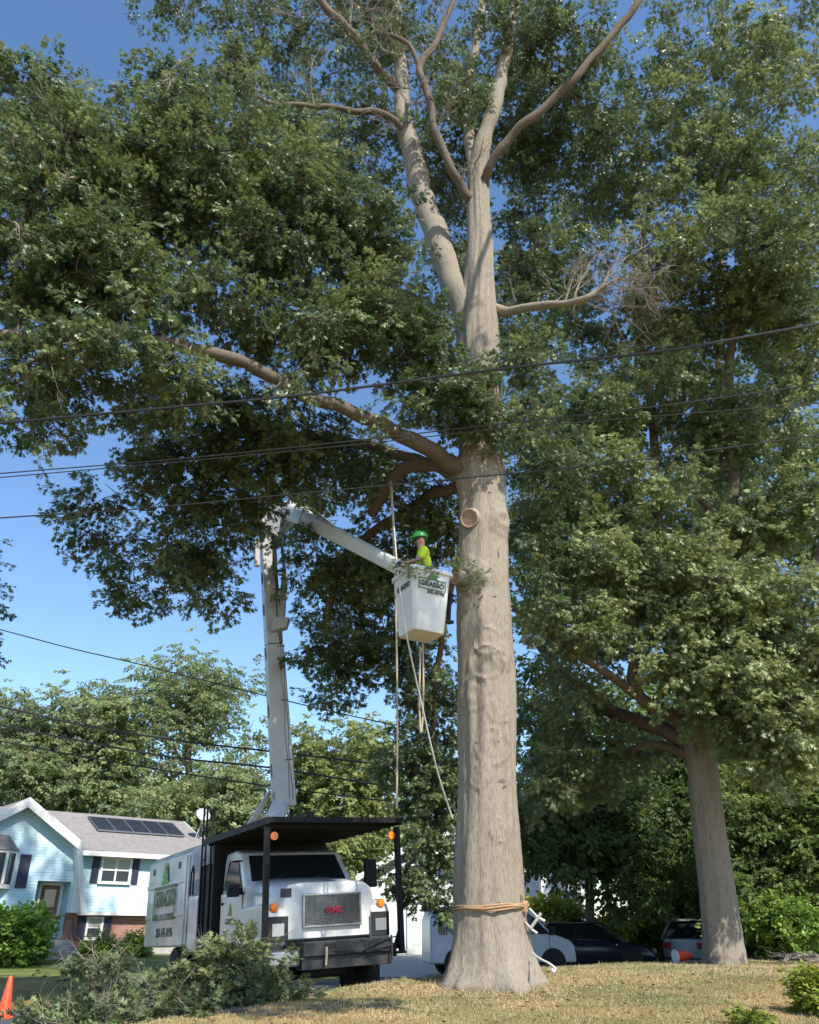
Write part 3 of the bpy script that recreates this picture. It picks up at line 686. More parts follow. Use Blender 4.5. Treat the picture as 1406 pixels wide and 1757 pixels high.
tree('maple_tree', 'dark leafy tree at the left edge behind the blue gable', [(20,1600,52,9),(20,1400,52,7),(25,1260,52,4)],
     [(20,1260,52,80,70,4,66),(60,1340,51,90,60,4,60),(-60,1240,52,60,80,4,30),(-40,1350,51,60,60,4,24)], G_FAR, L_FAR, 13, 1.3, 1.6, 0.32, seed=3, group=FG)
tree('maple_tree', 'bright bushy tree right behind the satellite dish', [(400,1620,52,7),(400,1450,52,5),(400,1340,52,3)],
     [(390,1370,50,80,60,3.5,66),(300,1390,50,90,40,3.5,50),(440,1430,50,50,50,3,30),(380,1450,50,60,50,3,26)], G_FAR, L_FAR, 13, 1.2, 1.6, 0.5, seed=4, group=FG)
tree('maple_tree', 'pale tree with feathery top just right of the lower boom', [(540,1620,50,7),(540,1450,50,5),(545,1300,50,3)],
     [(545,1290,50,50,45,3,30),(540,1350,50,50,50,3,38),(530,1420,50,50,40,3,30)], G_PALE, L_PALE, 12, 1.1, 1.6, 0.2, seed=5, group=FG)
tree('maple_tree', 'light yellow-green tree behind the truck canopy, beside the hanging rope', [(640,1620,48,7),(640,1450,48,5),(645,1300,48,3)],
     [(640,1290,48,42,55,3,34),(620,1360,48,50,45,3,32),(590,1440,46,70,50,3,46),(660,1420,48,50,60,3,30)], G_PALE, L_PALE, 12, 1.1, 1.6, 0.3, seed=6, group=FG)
DG = 'dark trees behind the two oaks'
tree('maple_tree', 'dark spreading tree over the parked cars right of the thick trunk', [(1012,1650,31,8),(1012,1560,31,8),(1015,1460,31,6),(1020,1350,31,4)],
     [(960,1400,30,90,60,2.4,60),(1070,1400,30,100,70,2.4,66),(1000,1452,29,90,40,2,40),(1110,1470,29,70,45,2,28),(925,1460,30,24,24,1.0,4),(1080,1530,28.6,40,14,.6,4)], G_MAP, L_MAP, 14, 0.75, 1.3, 0.22, seed=8, group=DG)
tree('maple_tree', 'dark two-stemmed tree near the right edge, above the bright bush', [(1345,1640,25,12),(1345,1500,25,11),(1348,1400,25,9),(1350,1300,25,6)],
     [(1330,1350,26,90,60,1.6,34),(1390,1420,24.5,60,90,1.4,30),(1290,1430,25,50,80,1.3,30),(1300,1540,24.5,40,60,1.0,22),(1390,1540,24,40,50,1.0,12),(1300,1610,24.5,30,30,.8,8)], G_MAP, L_MAP, 14, 0.6, 1.2, 0.5, seed=9, group=DG)
tree('maple_tree', 'tall dark tree behind the fork of the thick trunk', [(950,1600,50,10),(950,1200,50,9),(960,900,50,6),(960,700,50,4)],
     [(960,760,50,110,90,4,30),(930,1000,50,90,160,4,50),(960,1230,49,110,100,4,56),(1060,1000,49,90,180,4,46),(940,1380,49,90,80,4,44)], G_MAP, L_MAP, 14, 1.3, 1.9, 0.15, seed=10, group=DG)
tree('maple_tree', 'tall dark tree filling the gaps behind the right oak crown', [(1240,1640,36,10),(1230,1200,36,9),(1230,800,36,6),(1240,400,36,4)],
     [(1180,1250,33,140,100,3,60),(1330,1200,33,110,130,3,56),(1180,900,34,120,180,3,44),(1350,850,34,110,200,3,48),(1200,600,34,140,110,3,20),(1370,520,34,60,120,3,10),(1180,1400,32,130,80,2.5,56),(1320,1420,32,110,90,2.5,50)], G_MAP, L_MAP, 14, 1.3, 1.9, 0.22, seed=11, group=DG)
tree('maple_tree', 'low dark tree behind the silver hatchback', [(1150,1640,38,9),(1150,1500,38,7),(1150,1400,38,4)],
     [(1150,1500,37,90,70,3,50),(1200,1580,37,70,50,2,34),(1330,1560,34,110,70,2,60),(1240,1470,36,110,80,3,50)], G_MAP, L_MAP, 13, 1.0, 1.5, 0.7, seed=12, group=DG)
tree('oak_tree', 'leafy tip of a tree entering at the far left edge of the sky', [(-130,1500,18,12),(-120,1200,18,10),(-110,1000,18,6)],
     [(-60,1070,18,60,70,1,16),(-55,950,18,50,50,1,8)], G_OAK, L_OAK, 10, 0.5, 1.0, 0.35, seed=13)

# shrubs
def shrub(label, px, py, Y, rx, ry, dep, n, grp, leafm, per=14, crad=0.22, s=1.0, tint=0.5, seed=0, name='shrub', base=None, group=None):
    c, rad = blob(px, py, Y, rx, ry, dep); root = thing(name, label, 'shrub', (float(c[0]), float(c[1]), H(c[0], c[1])), group=group)
    cl = clumps_in(c, rad, n, 0.3, seed + 700); a, b, sc, t = sprays_on(cl, per, crad, s, tint, 0.0, seed + 800, flat=0.9)
    a = np.array(a); g = H(c[0], c[1]); a[:, 2] = np.maximum(a[:, 2], g + 0.03)
    foliage('foliage', grp, a - np.array(root.location), b, sc, t, leafm, root)
    mb = MB(); connect(mb, [np.array([c[0], c[1], g]), np.array([c[0], c[1], g + 0.2])], cl[::2], 0.008, sides=3)
    under(mb.build('stems', TWIG, root, kind='stuff'), root)
SG = 'shrubs in front of the blue house'
shrub('big rounded bright green bush beside the front steps of the blue house', 20, 1608, 33, 47, 42, 1.2, 110, G_BUSH, L_BUSH, 16, 0.26, 1.8, 0.55, 1, group=SG)
shrub('small green shrub under the lower window of the blue house', 172, 1627, 36, 17, 14, .4, 16, G_BUSH, L_BUSH, 14, 0.2, 1.4, 0.5, 2, group=SG)
shrub('small green shrub beside the white chip box, at the brick wall', 230, 1626, 37, 20, 17, .45, 20, G_BUSH, L_BUSH, 14, 0.2, 1.4, 0.6, 3, group=SG)
shrub('yellow-green bush behind the van hood, in front of the white house', 950, 1575, 36, 34, 18, .9, 34, G_YEL, L_YEL, 16, 0.3, 3.2, 0.6, 4)
shrub('yellow-leaved bush behind the dark sedan', 1052, 1592, 35.5, 16, 12, .5, 12, G_YEL, L_YEL, 14, 0.25, 3.0, 0.95, 5)
shrub('green bush between the dark sedan and the silver hatchback', 1130, 1600, 36, 50, 26, .8, 34, G_YEL, L_YEL, 16, 0.3, 3.0, 0.15, 6)
shrub('bright leafy bush with loose stems right of the leaning trunk', 1345, 1590, 23, 48, 50, .8, 60, G_BUSH, L_BUSH, 14, 0.24, 1.3, 0.65, 7)
shrub('yellow-green bush cut by the lower right corner of the picture', 1408, 1715, 12.2, 20, 62, .3, 44, G_YEL, L_YEL, 14, 0.1, 1.0, 0.45, 8)
shrub('small low weed growing from the dry lawn at the bottom right', 1290, 1745, 11.4, 13, 8, .1, 5, G_YEL, L_YEL, 6, 0.06, 1.1, 0.3, 9, name='weed')

# =================================================================== BLUE HOUSE
def siding(name, col, pitch=0.115):
    m, n, b = nodes_of(name)
    tc = n.nodes.new('ShaderNodeTexCoord'); sep = n.nodes.new('ShaderNodeSeparateXYZ'); n.links.new(tc.outputs['Object'], sep.inputs[0])
    d = n.nodes.new('ShaderNodeMath'); d.operation = 'DIVIDE'; d.inputs[1].default_value = pitch; n.links.new(sep.outputs[2], d.inputs[0])
    fr = n.nodes.new('ShaderNodeMath'); fr.operation = 'FRACT'; n.links.new(d.outputs[0], fr.inputs[0])
    iv = n.nodes.new('ShaderNodeMath'); iv.operation = 'SUBTRACT'; iv.inputs[0].default_value = 1.0; n.links.new(fr.outputs[0], iv.inputs[1])
    bp = n.nodes.new('ShaderNodeBump'); bp.inputs['Strength'].default_value = 1.0; bp.inputs['Distance'].default_value = 0.045
    n.links.new(iv.outputs[0], bp.inputs['Height']); n.links.new(bp.outputs[0], b.inputs['Normal'])
    t = n.nodes.new('ShaderNodeTexNoise'); t.inputs['Scale'].default_value = 1.2; n.links.new(tc.outputs['Object'], t.inputs['Vector'])
    r = n.nodes.new('ShaderNodeValToRGB'); r.color_ramp.elements[0].color = (*[c * 0.9 for c in col], 1); r.color_ramp.elements[1].color = (*[min(1, c * 1.05) for c in col], 1)
    n.links.new(t.outputs[0], r.inputs[0]); n.links.new(r.outputs[0], b.inputs['Base Color']); setin(b, 'Roughness', 0.55)
    return m
BLUE = siding('blue_siding', (0.47, 0.66, 0.72)); WSID = siding('white_siding', (0.72, 0.72, 0.72))
WHITE = mat('white_trim', (0.80, 0.79, 0.76), 0.5, var=0.05)
ROOF = mat('shingle_roof', (0.25, 0.23, 0.22), 0.95, var=0.25, scale=5, bump=0.5, bscale=60)
NAVY = mat('shutter_paint', (0.035, 0.035, 0.075), 0.6)
GLASS = mat('window_glass', (0.05, 0.06, 0.07), 0.06, spec=0.9)
BLIND = mat('window_blind', (0.42, 0.44, 0.38), 0.7)
FOUND = mat('foundation', (0.42, 0.40, 0.36), 0.9, var=0.2)
BLACKM = mat('black_metal', (0.012, 0.012, 0.013), 0.6, var=0.3, scale=10, spec=0.25)
def brick_mat():
    m, n, b = nodes_of('brick_wall'); tc = n.nodes.new('ShaderNodeTexCoord')
    mp = n.nodes.new('ShaderNodeMapping'); mp.inputs['Rotation'].default_value = (R(90), 0, 0); n.links.new(tc.outputs['Object'], mp.inputs[0])
    t = n.nodes.new('ShaderNodeTexBrick'); t.inputs['Scale'].default_value = 1.0; t.inputs['Brick Width'].default_value = 0.22; t.inputs['Row Height'].default_value = 0.075
    t.inputs['Mortar Size'].default_value = 0.008; t.inputs['Color1'].default_value = (0.36, 0.14, 0.10, 1); t.inputs['Color2'].default_value = (0.24, 0.09, 0.07, 1); t.inputs['Mortar'].default_value = (0.42, 0.36, 0.32, 1)
    n.links.new(mp.outputs[0], t.inputs['Vector']); n.links.new(t.outputs['Color'], b.inputs['Base Color']); setin(b, 'Roughness', 0.9); return m
BRICK = brick_mat()
bh = thing('blue_house', 'pale blue raised ranch house with white trim, navy shutters and solar panels', 'house', (-13.4, 38, 0.69), (0, 0, R(40)))
def hb(name, m, parent=bh, bevel=0.0, **k): return lambda mb: mb.build(name, m, parent, bevel=bevel, **k)
E, RDG = 3.95, 5.75     # eave and ridge height above the base
mb = MB(); mb.box(-9, 5.4, 0, 8, 1.55, E); mb.prism([(0, E), (8, E), (4, RDG - .1)], -9, 5.4, 'x'); wl = mb.build('wall', BLUE, bh)
mb = MB(); mb.box(-8.9, 5.3, .3, 7.9, 0.25, 1.547); mb.build('brick_base', BRICK, bh)
mb = MB(); mb.box(-8.95, 5.35, .25, 7.95, -0.4, 0.25); mb.build('foundation', FOUND, bh)
mb = MB(); mb.box(-.5, 5.43, -.03, 0.0, 1.48, 1.6); mb.build('trim', WHITE, bh)
# main roof: two slabs
def slab(x0, x1, ya, za, yb, zb, th):
    m_ = MB(); m_.prism([(ya, za), (yb, zb), (yb, zb - th), (ya, za - th)], x0, x1, 'x'); return m_
sl = (RDG - E) / 4.0
rf = slab(-9.3, 5.7, -.4, E - .4 * sl + .14, 4, RDG + .14, .12).build('roof', ROOF, bh)
slab(-9.3, 5.7, 8.4, E - .4 * sl + .14, 4, RDG + .14, .12).build('roof', ROOF, bh)
mb = MB(); mb.box(-.9, 5.75, -.46, -.403, E - .4*sl - .05, E - .4*sl + .14); mb.build('fascia', WHITE, bh)
mb = MB(); mb.box(-.9, 5.7, -.4, -.003, E - .4*sl - .02, E - .4*sl + .0); mb.build('soffit', WHITE, bh)
# rake boards at the right end
mb = MB(); mb.bar((5.72, -.43, E - .4*sl + .06), (5.72, 4, RDG + .06), .04, .2); mb.bar((5.72, 8.43, E - .4*sl + .06), (5.72, 4, RDG + .06), .04, .2); mb.build('rake_board', WHITE, bh)
# gable bay
AP, KR, BR = (-3.5, 5.5), (-1.25, 4.02), (-.55, 1.55)
KL, BL = (-5.75, 4.02), (-6.45, 1.55)
mb = MB()
mb.prism([KL, (-5.75, 4.02), AP, KR, (-1.25, 2.68), (-5.75, 2.68)][1:], -.7, -.55, 'y')
mb.box(-5.75, -2.45, -.7, -.55, 1.55, 2.68); mb.box(-1.12, -1.0, -.7, -.55, 1.55, 2.68)
mb.prism([(-1.25, 2.68), KR, (-1.12, 3.6), (-1.0, 2.68)], -.7, -.55, 'y')
mb.box(-2.45, -1.12, -.03, -.004, 0.6, 2.68); mb.box(-2.47, -2.45, -.55, 0, .6, 2.68); mb.box(-1.12, -1.10, -.55, 0, .6, 2.68)
mb.build('gable_wall', BLUE, bh)
mb = MB(); mb.box(-5.7, -2.45, -.4, -.3, -.3, 1.548); mb.build('brick_wall', BRICK, bh)
mb = MB(); mb.box(-1.05, -.55, -.5, .29, -.3, 1.548); mb.build('brick_wall', BRICK, bh)
mb = MB(); mb.prism([KR, (-1.19, 4.02), (-.55, 1.55), (-1.0, 1.55), (-1.0, 2.68), (-1.12, 3.6)], -.78, -.703, 'y'); mb.build('wing_wall', WHITE, bh)
for (x0, z0), (x1, z1) in ((AP, KR), (AP, KL)):
    s_ = 1 if x1 > x0 else -1
    ex, ez = x1 + .12 * s_, z1 - .02
    m_ = MB(); m_.prism([(x0, z0 + .06), (ex, ez + .06), (ex, ez + .2), (x0, z0 + .22)], -1.05, 4.0, 'y'); m_.build('gable_roof', ROOF, bh)
    m_ = MB(); m_.prism([(x0, z0 - .16), (ex, ez - .16), (ex, ez + .21), (x0, z0 + .23)], -1.12, -1.053, 'y'); m_.build('rake_board', WHITE, bh)
    m_ = MB(); m_.prism([(x0, z0 + .0), (ex, ez + .0), (ex, ez + .055), (x0, z0 + .055)], -1.05, -.703, 'y'); m_.build('soffit', WHITE, bh)
for s_, K_, B_ in ((1, KR, BR), (-1, KL, BL)):
    m_ = MB(); m_.prism([(K_[0] - .05*s_, K_[1] + .1), (K_[0] + .17*s_, K_[1] + .1), (B_[0] + .1*s_, B_[1] - .05), (B_[0] - .12*s_, B_[1] - .05)], -1.08, -.5, 'y'); m_.build('corner_board', WHITE, bh)
mb = MB(); mb.box(5.28, 5.36, -.08, -.006, .3, 3.75); mb.build('downspout', WHITE, bh)
# door
DOORM = mat('front_door', (0.20, 0.10, 0.05), 0.45, var=0.3, scale=3)
mb = MB(); mb.box(-2.05, -1.3, -.09, -.04, .62, 2.55); dr = mb.build('door', DOORM, bh, bevel=.01)
mb = MB(); mb.box(-1.9, -1.45, -.105, -.092, 1.75, 2.4); mb.build('pane', GLASS, dr)
mb = MB(); mb.box(-2.13, -2.06, -.1, -.035, .6, 2.62); mb.box(-1.28, -1.2, -.1, -.035, .6, 2.62); mb.box(-2.13, -1.2, -.1, -.035, 2.56, 2.66); mb.build('door_frame', WHITE, bh)
M_ = Matrix.Translation((-1.3, -.1, 0)) @ Matrix.Rotation(R(-65), 4, 'Z')
mb = MB(); mb.box(-.8, 0, -.03, 0, .64, 2.52, M_); sdr = mb.build('storm_door', mat('storm_frame', (.35, .33, .33), .5), bh)
mb = MB(); mb.box(-.68, -.12, -.035, -.032, .8, 2.4, M_); mb.build('pane', GLASS, sdr)
for k in range(3):
    mb = MB(); mb.box(-2.5, -.9, -1.0 - .32 * (k + 1), -.72 if k == 0 else -1.0 - .32 * k - .002, -.3, .58 - .19 * k); mb.build('step', FOUND, bh, bevel=.01)
mb = MB()
for t in range(9):
    y = -.8 - .13 * t; z = .55 - .11 * t; mb.bar((-.86, y, z), (-.86, y, z + .85), .02, .02)
mb.bar((-.86, -.75, 1.42), (-.86, -1.95, .5), .04, .03); mb.bar((-.86, -.75, .72), (-.86, -1.95, -.2), .02, .02)
mb.build('railing', mat('rusty_rail', (.12, .06, .05), .7), bh)
def window(parent, x0, x1, z0, z1, y, panes=2, shut=None, fr=.06, sill=True, blind=True):
    mb = MB(); d = .07
    mb.box(x0, x0 + fr, y - d, y, z0, z1); mb.box(x1 - fr, x1, y - d, y, z0, z1)
    mb.box(x0 + fr, x1 - fr, y - d, y, z0, z0 + fr); mb.box(x0 + fr, x1 - fr, y - d, y, z1 - fr, z1)
    wn = mb.build('window', WHITE, parent)
    wdt = (x1 - x0 - 2 * fr) / panes
    for k in range(panes):
        a = x0 + fr + k * wdt; b = a + wdt; zm = (z0 + z1) / 2
        mb = MB(); g = .035
        mb.box(a, a + g, y - .055, y - .01, z0 + fr, z1 - fr); mb.box(b - g, b, y - .055, y - .01, z0 + fr, z1 - fr); mb.box(a + g, b - g, y - .055, y - .01, zm - g / 2, zm + g / 2)
        mb.build('sash', WHITE, wn)
        mb = MB(); mb.box(a + g, b - g, y - .03, y - .025, z0 + fr, zm - g/2); mb.build('pane', GLASS, wn)
        mb = MB(); mb.box(a + g, b - g, y - .03, y - .025, zm + g/2, z1 - fr); mb.build('pane', BLIND if blind else GLASS, wn)
    if sill: mb = MB(); mb.box(x0 - .04, x1 + .04, y - .1, y - .002, z0 - .05, z0 - .002); mb.build('sill', WHITE, wn)
    if shut:
        for (a, b) in shut:
            mb = MB(); mb.box(a, b, y - .045, y - .004, z0 - .02, z1 + .02)
            n_ = int((z1 - z0) / .09)
            for i in range(n_): zz_ = z0 + .03 + i * .09; mb.box(a + .04, b - .04, y - .06, y - .046, zz_, zz_ + .05)
            mb.build('shutter', NAVY, parent)
window(bh, .25, 1.62, 2.72, 3.72, 0, 2, [(-.12, .2), (1.67, 1.97)])
window(bh, 3.5, 4.9, 2.72, 3.72, 0, 2, [(3.16, 3.46), (4.94, 5.24)])
window(bh, .12, .85, .6, 1.42, .3, 1, [(-.24, .1), (.88, 1.2)])
window(bh, 3.4, 4.2, .6, 1.42, .3, 1, [(3.05, 3.38), (4.22, 4.5)])
# bay window with its own little roof
mb = MB(); mb.prism([(-5.2, -.703), (-4.8, -1.15), (-3.9, -1.15), (-3.42, -.703)], 2.35, 2.5, 'z'); mb.prism([(-5.2, -.703), (-4.8, -1.15), (-3.9, -1.15), (-3.42, -.703)], 3.62, 3.72, 'z')
mb.bar((-3.92, -1.13, 2.5), (-3.92, -1.13, 3.62), .1, .1); mb.bar((-4.8, -1.13, 2.5), (-4.8, -1.13, 3.62), .1, .1); mb.bar((-3.47, -.74, 2.5), (-3.47, -.74, 3.62), .12, .07)
bw = mb.build('bay_window', WHITE, bh)
mb = MB(); mb.prism([(-4.78, -1.12), (-3.95, -1.12), (-3.95, -1.1), (-4.78, -1.1)], 2.5, 3.62, 'z'); mb.build('pane', GLASS, bw)
mb = MB(); mb.prism([(-3.88, -1.10), (-3.5, -.745), (-3.52, -.74), (-3.9, -1.09)], 2.5, 3.62, 'z'); mb.build('pane', GLASS, bw)
mb = MB(); mb.add([(-5.25, -.703, 3.73), (-4.82, -1.22, 3.73), (-3.88, -1.22, 3.73), (-3.36, -.703, 3.73), (-4.9, -.703, 4.3), (-3.9, -.703, 4.3)], [(0,1,2,3), (1,0,4), (2,1,4,5), (3,2,5), (0,3,5,4)])
mb.build('bay_roof', ROOF, bw)
mb = MB(); mb.box(-3.3, -2.88, -.745, -.704, 2.4, 3.62); mb.build('shutter', NAVY, bh)
# solar panels, five side by side on the front slope
PV = mat('solar_cell', (0.018, 0.022, 0.045), 0.18, var=0.3, scale=3, spec=0.7); PVF = mat('solar_frame', (0.25, 0.26, 0.28), 0.4, 0.6)
for k in range(5):
    x0 = .55 + k * .86
    def rp(y, h): return (y, E + sl * y + .14 + h)
    mb = MB(); mb.prism([rp(1.75, .06), rp(3.35, .06), rp(3.35, .11), rp(1.75, .11)], x0, x0 + .84, 'x'); pn = mb.build('solar_panel', PVF, bh)
    mb = MB(); mb.prism([rp(1.79, .111), rp(3.31, .111), rp(3.31, .115), rp(1.79, .115)], x0 + .03, x0 + .81, 'x'); mb.build('cells', PV, pn)
# satellite dish
dish = thing('satellite_dish', 'grey satellite dish on a tripod at the right end of the blue house roof', 'satellite dish', (0, 0, 0))
dish.location = bh.location + Matrix.Rotation(R(40), 3, 'Z') @ Vector((5.5, 1.6, E + sl * 1.6 + .14))
DSH = mat('dish_grey', (0.45, 0.46, 0.48), 0.5)
mb = MB()
for a in (0, 2.1, 4.2): mb.bar((.3*math.cos(a), .3*math.sin(a), 0), (0, 0, .75), .03, .03)
mb.bar((0,0,.7), (0,0,1.0), .05, .05); mb.build('mast', DSH, dish)
Md = Matrix.Translation((.05, -.1, 1.1)) @ Matrix.Rotation(R(35), 4, 'Z') @ Matrix.Rotation(R(60), 4, 'X')
mb = MB(); mb.lathe([(.01, 0), (.15, .02), (.28, .07), (.36, .13), (.35, .14), (.27, .085), (.14, .035), (.01, .02)], Md, 20); mb.build('reflector', DSH, dish, smooth=True)
mb = MB(); mb.bar(Md @ Vector((0, -.3, .1)), Md @ Vector((0, -.1, .5)), .03, .03); mb.bar(Md @ Vector((-.05, -.1, .5)), Md @ Vector((.05, -.1, .5)), .08, .08); mb.build('feed_arm', DSH, dish)

# =================================================================== WHITE HOUSE
wh = thing('white_house', 'white sided house with a garage gable, seen through leaves beside the thick trunk', 'house', (0.2, 40, 0.65))
gw = [(-2.15, -.4), (2.6, -.4), (2.6, 2.95), (.15, 4.45), (-2.15, 3.05)]
mb = MB(); mb.prism(gw, 0, 7, 'y'); mb.build('wall', WSID, wh)
mb = MB(); mb.box(1.4, 6.0, 3.2, 10, -.4, 5.9); mb.build('tall_wall', WSID, wh)
mb = MB(); mb.box(6.0, 8.4, 2.5, 9, -.4, 4.45); mb.build('side_wall', WSID, wh)
for sx, x1, z1 in ((-1, -2.55, 2.95), (1, 2.95, 2.85)):
    mb = MB(); mb.prism([(.15, 4.5), (x1, z1), (x1, z1 + .14), (.15, 4.66)], -.35, 7.2, 'y'); mb.build('garage_roof', ROOF, wh)
    mb = MB(); mb.prism([(.15, 4.36), (x1, z1 - .1), (x1, z1 + .15), (.15, 4.67)], -.42, -.353, 'y'); mb.build('rake_board', WHITE, wh)
mb = MB(); mb.prism([(1.1, 5.85), (3.7, 7.0), (6.3, 5.85), (6.3, 5.97), (3.7, 7.14), (1.1, 5.97)], 2.8, 10.4, 'y'); mb.build('roof', ROOF, wh)
mb = MB(); mb.prism([(1.4, 5.9), (3.7, 6.95), (6.0, 5.9)], 3.2, 10, 'y'); mb.build('tall_gable', WSID, wh)
mb = MB(); mb.prism([(2.1, 4.4), (5.7, 5.6), (5.7, 5.72), (2.1, 4.52)], 6.003, 8.7, 'x'); mb.build('side_roof', ROOF, wh)
gd = MB(); gd.box(-.15, 2.2, -.05, -.003, -.2, 1.9); gd_ = gd.build('garage_door', WHITE, wh)
for i in range(4):
    for j in range(4):
        mb = MB(); mb.box(-.08 + j * .57, .42 + j * .57, -.065, -.052, -.1 + i * .5, .3 + i * .5); mb.build('panel', WHITE, gd_)
mb = MB(); mb.box(-.3, -.152, -.08, -.003, -.3, 2.05); mb.box(2.202, 2.35, -.08, -.003, -.3, 2.05); mb.box(-.3, 2.35, -.08, -.003, 2.052, 2.2); mb.build('trim', WHITE, wh)
window(wh, 6.35, 7.0, 1.6, 2.6, 2.5, 1, blind=False); window(wh, 7.3, 7.95, 1.6, 2.6, 2.5, 1, [(7.0, 7.27)], blind=False); window(wh, 6.9, 7.7, 3.3, 4.1, 2.5, 1, blind=False)
window(wh, 2.0, 2.9, 4.2, 5.2, 3.2, 1, blind=False)

# =================================================================== TRUCK
TH, ROLL, PIT = R(29), R(-2.9), R(-1.0)
TM = Matrix.Translation((-1.22, 16.1, 0.43)) @ Matrix.Rotation(TH, 4, 'Z') @ Matrix.Rotation(ROLL, 4, 'Y') @ Matrix.Rotation(PIT, 4, 'X')
tk = thing('bucket_truck', 'white forestry bucket truck under a black canopy, its boom raised into the oak', 'truck')
tk.location = TM.to_translation(); tk.rotation_euler = TM.to_euler()
TI = TM.inverted()
def paint_mat():
    m, n, b = nodes_of('white_paint'); tc = n.nodes.new('ShaderNodeTexCoord')
    t = n.nodes.new('ShaderNodeTexNoise'); t.inputs['Scale'].default_value = 1.6; t.inputs['Detail'].default_value = 8; n.links.new(tc.outputs['Object'], t.inputs['Vector'])
    r = n.nodes.new('ShaderNodeValToRGB'); r.color_ramp.elements[0].position = .35; r.color_ramp.elements[0].color = (.50, .50, .49, 1); r.color_ramp.elements[1].position = .65; r.color_ramp.elements[1].color = (.71, .71, .70, 1)
    n.links.new(t.outputs[0], r.inputs[0]); n.links.new(r.outputs[0], b.inputs['Base Color'])
    setin(b, 'Roughness', 0.28); setin(b, 'Coat Weight', 0.4); return m
PAINT = paint_mat()
RUB = mat('rubber', (0.02, 0.02, 0.02), 0.85, var=.4, scale=10); STEEL = mat('scuffed_steel', (0.055, 0.055, 0.056), 0.5, 0.3, var=.5, scale=9); CHR = mat('worn_chrome', (0.45, 0.45, 0.45), 0.3, 0.8, var=.3)
DK = mat('dark_interior', (0.012, 0.012, 0.013), 0.7); TGLASS = mat('truck_glass', (0.015, 0.02, 0.022), 0.05, spec=0.8)
AMB = mat('amber_lens', (0.85, 0.22, 0.02), 0.25); RED = mat('red_letter', (0.38, 0.02, 0.045), 0.35); LENS = mat('lamp_lens', (0.30, 0.32, 0.34), 0.08, 0.3)
GRN = mat('green_print', (0.06, 0.30, 0.03), 0.4); DGRN = mat('dark_green_print', (0.02, 0.09, 0.03), 0.4); BLK = mat('black_print', (0.015, 0.02, 0.03), 0.4)
def tb(mb, name, m, parent=tk, **k): return mb.build(name, m, parent, **k)
# hood + fenders
def sec(y, pts): return [Vector((x, y, z)) for x, z in pts]
def hoodsec(y, wt, zt, wb, zb, r=.14):
    h = [(wb, zb), (wb, zb + (zt - zb) * .45), (wt + .03, zt - r * 1.6), (wt, zt - r * .7), (wt - r * .7, zt - .02), (wt * .5, zt + .02)]
    return sec(y, h + [(-x, z) for x, z in h[::-1]])
mb = MB(); mb.loft([hoodsec(.30, .80, 1.88, .84, 1.08), hoodsec(.22, .86, 1.78, .86, 1.06) if False else hoodsec(.34, .86, 1.95, .88, 1.05), hoodsec(.6, .92, 2.0, .93, 1.02), hoodsec(1.1, .95, 2.05, .97, 1.02), hoodsec(1.65, .98, 2.1, 1.0, 1.02)])
hd = tb(mb, 'hood', PAINT, smooth=True)
for s in (-1, 1):
    # fender with wheel arch, profile in y/z
    cy, cz, ra = 1.05, .52, .64
    arch = [(cy + ra * math.cos(a), cz + ra * math.sin(a)) for a in np.linspace(R(8), R(150), 10)]
    prof = [(cy + ra + .12, .95)] + [(cy + ra + .12, .62)] + arch + [(.36, .95), (.26, 1.0), (.24, 1.42), (.32, 1.56), (.6, 1.66), (1.7, 1.62)]
    xa, xb = (.82, 1.2) if s > 0 else (-1.2, -.82)
    mb = MB(); mb.prism(prof, xa, xb, 'x'); tb(mb, 'fender', PAINT, bevel=.04)
    a_, b_ = sorted((s * .80, s * 1.17))
    mb = MB(); mb.box(a_, b_, .215, .236, 1.05, 1.44); hl = tb(mb, 'headlight', DK, bevel=.03)
    a_, b_ = sorted((s * .88, s * 1.10)); mb = MB(); mb.box(a_, b_, .20, .212, 1.13, 1.33); tb(mb, 'lens', LENS, hl, bevel=.02)
    mb = MB(); mb.lathe([(.01, 0), (.06, .01), (.075, .03), (.075, .08)], Matrix.Translation((s * 1.04, .24, 1.58)) @ Matrix.Rotation(R(90), 4, 'X') @ Matrix.Rotation(R(180), 4, 'X'), 14); tb(mb, 'turn_signal', AMB, smooth=True)
    mb = MB(); mb.lathe([(.01, 0), (.065, .0), (.07, .02), (.07, .06), (.01, .06)], Matrix.Translation((s * 1.17, .05, 2.72)) @ Matrix.Rotation(R(90), 4, 'X'), 16); tb(mb, 'marker_lamp', AMB, smooth=True)
# air inlet on hood corner
mb = MB(); mb.box(-.93, -.72, .285, .30, 1.74, 1.88); tb(mb, 'air_inlet', STEEL, bevel=.01)
# grille
mb = MB(); x0, x1, z0, z1 = -.52, .62, 1.24, 1.78
for a, b, c, d in ((x0, x1, z1 - .035, z1), (x0, x1, z0, z0 + .035), (x0, x0 + .035, z0 + .035, z1 - .035), (x1 - .035, x1, z0 + .035, z1 - .035)): mb.box(a, b, .235, .275, c, d)
gr = tb(mb, 'grille', CHR, bevel=.008)
mb = MB(); mb.box(x0 + .02, x1 - .02, .276, .296, z0 + .02, z1 - .02); tb(mb, 'grille_back', DK, gr)
mb = MB(); gx0, gx1, gz0, gz1 = x0 + .035, x1 - .035, z0 + .035, z1 - .035; W_, H_ = gx1 - gx0, gz1 - gz0
for sgn in (1, -1):
    k = -H_
    while k < W_:
        a0 = max(0, k); a1 = min(W_, k + H_)
        if a1 - a0 > .01:
            za, zb = a0 - k, a1 - k
            if sgn < 0: za, zb = H_ - za, H_ - zb
            mb.bar((gx0 + a0, .262 + .003 * sgn, gz0 + za), (gx0 + a1, .262 + .003 * sgn, gz0 + zb), .006, .014, up=Vector((0, 1, 0)))
        k += .047
tb(mb, 'mesh', CHR, gr)
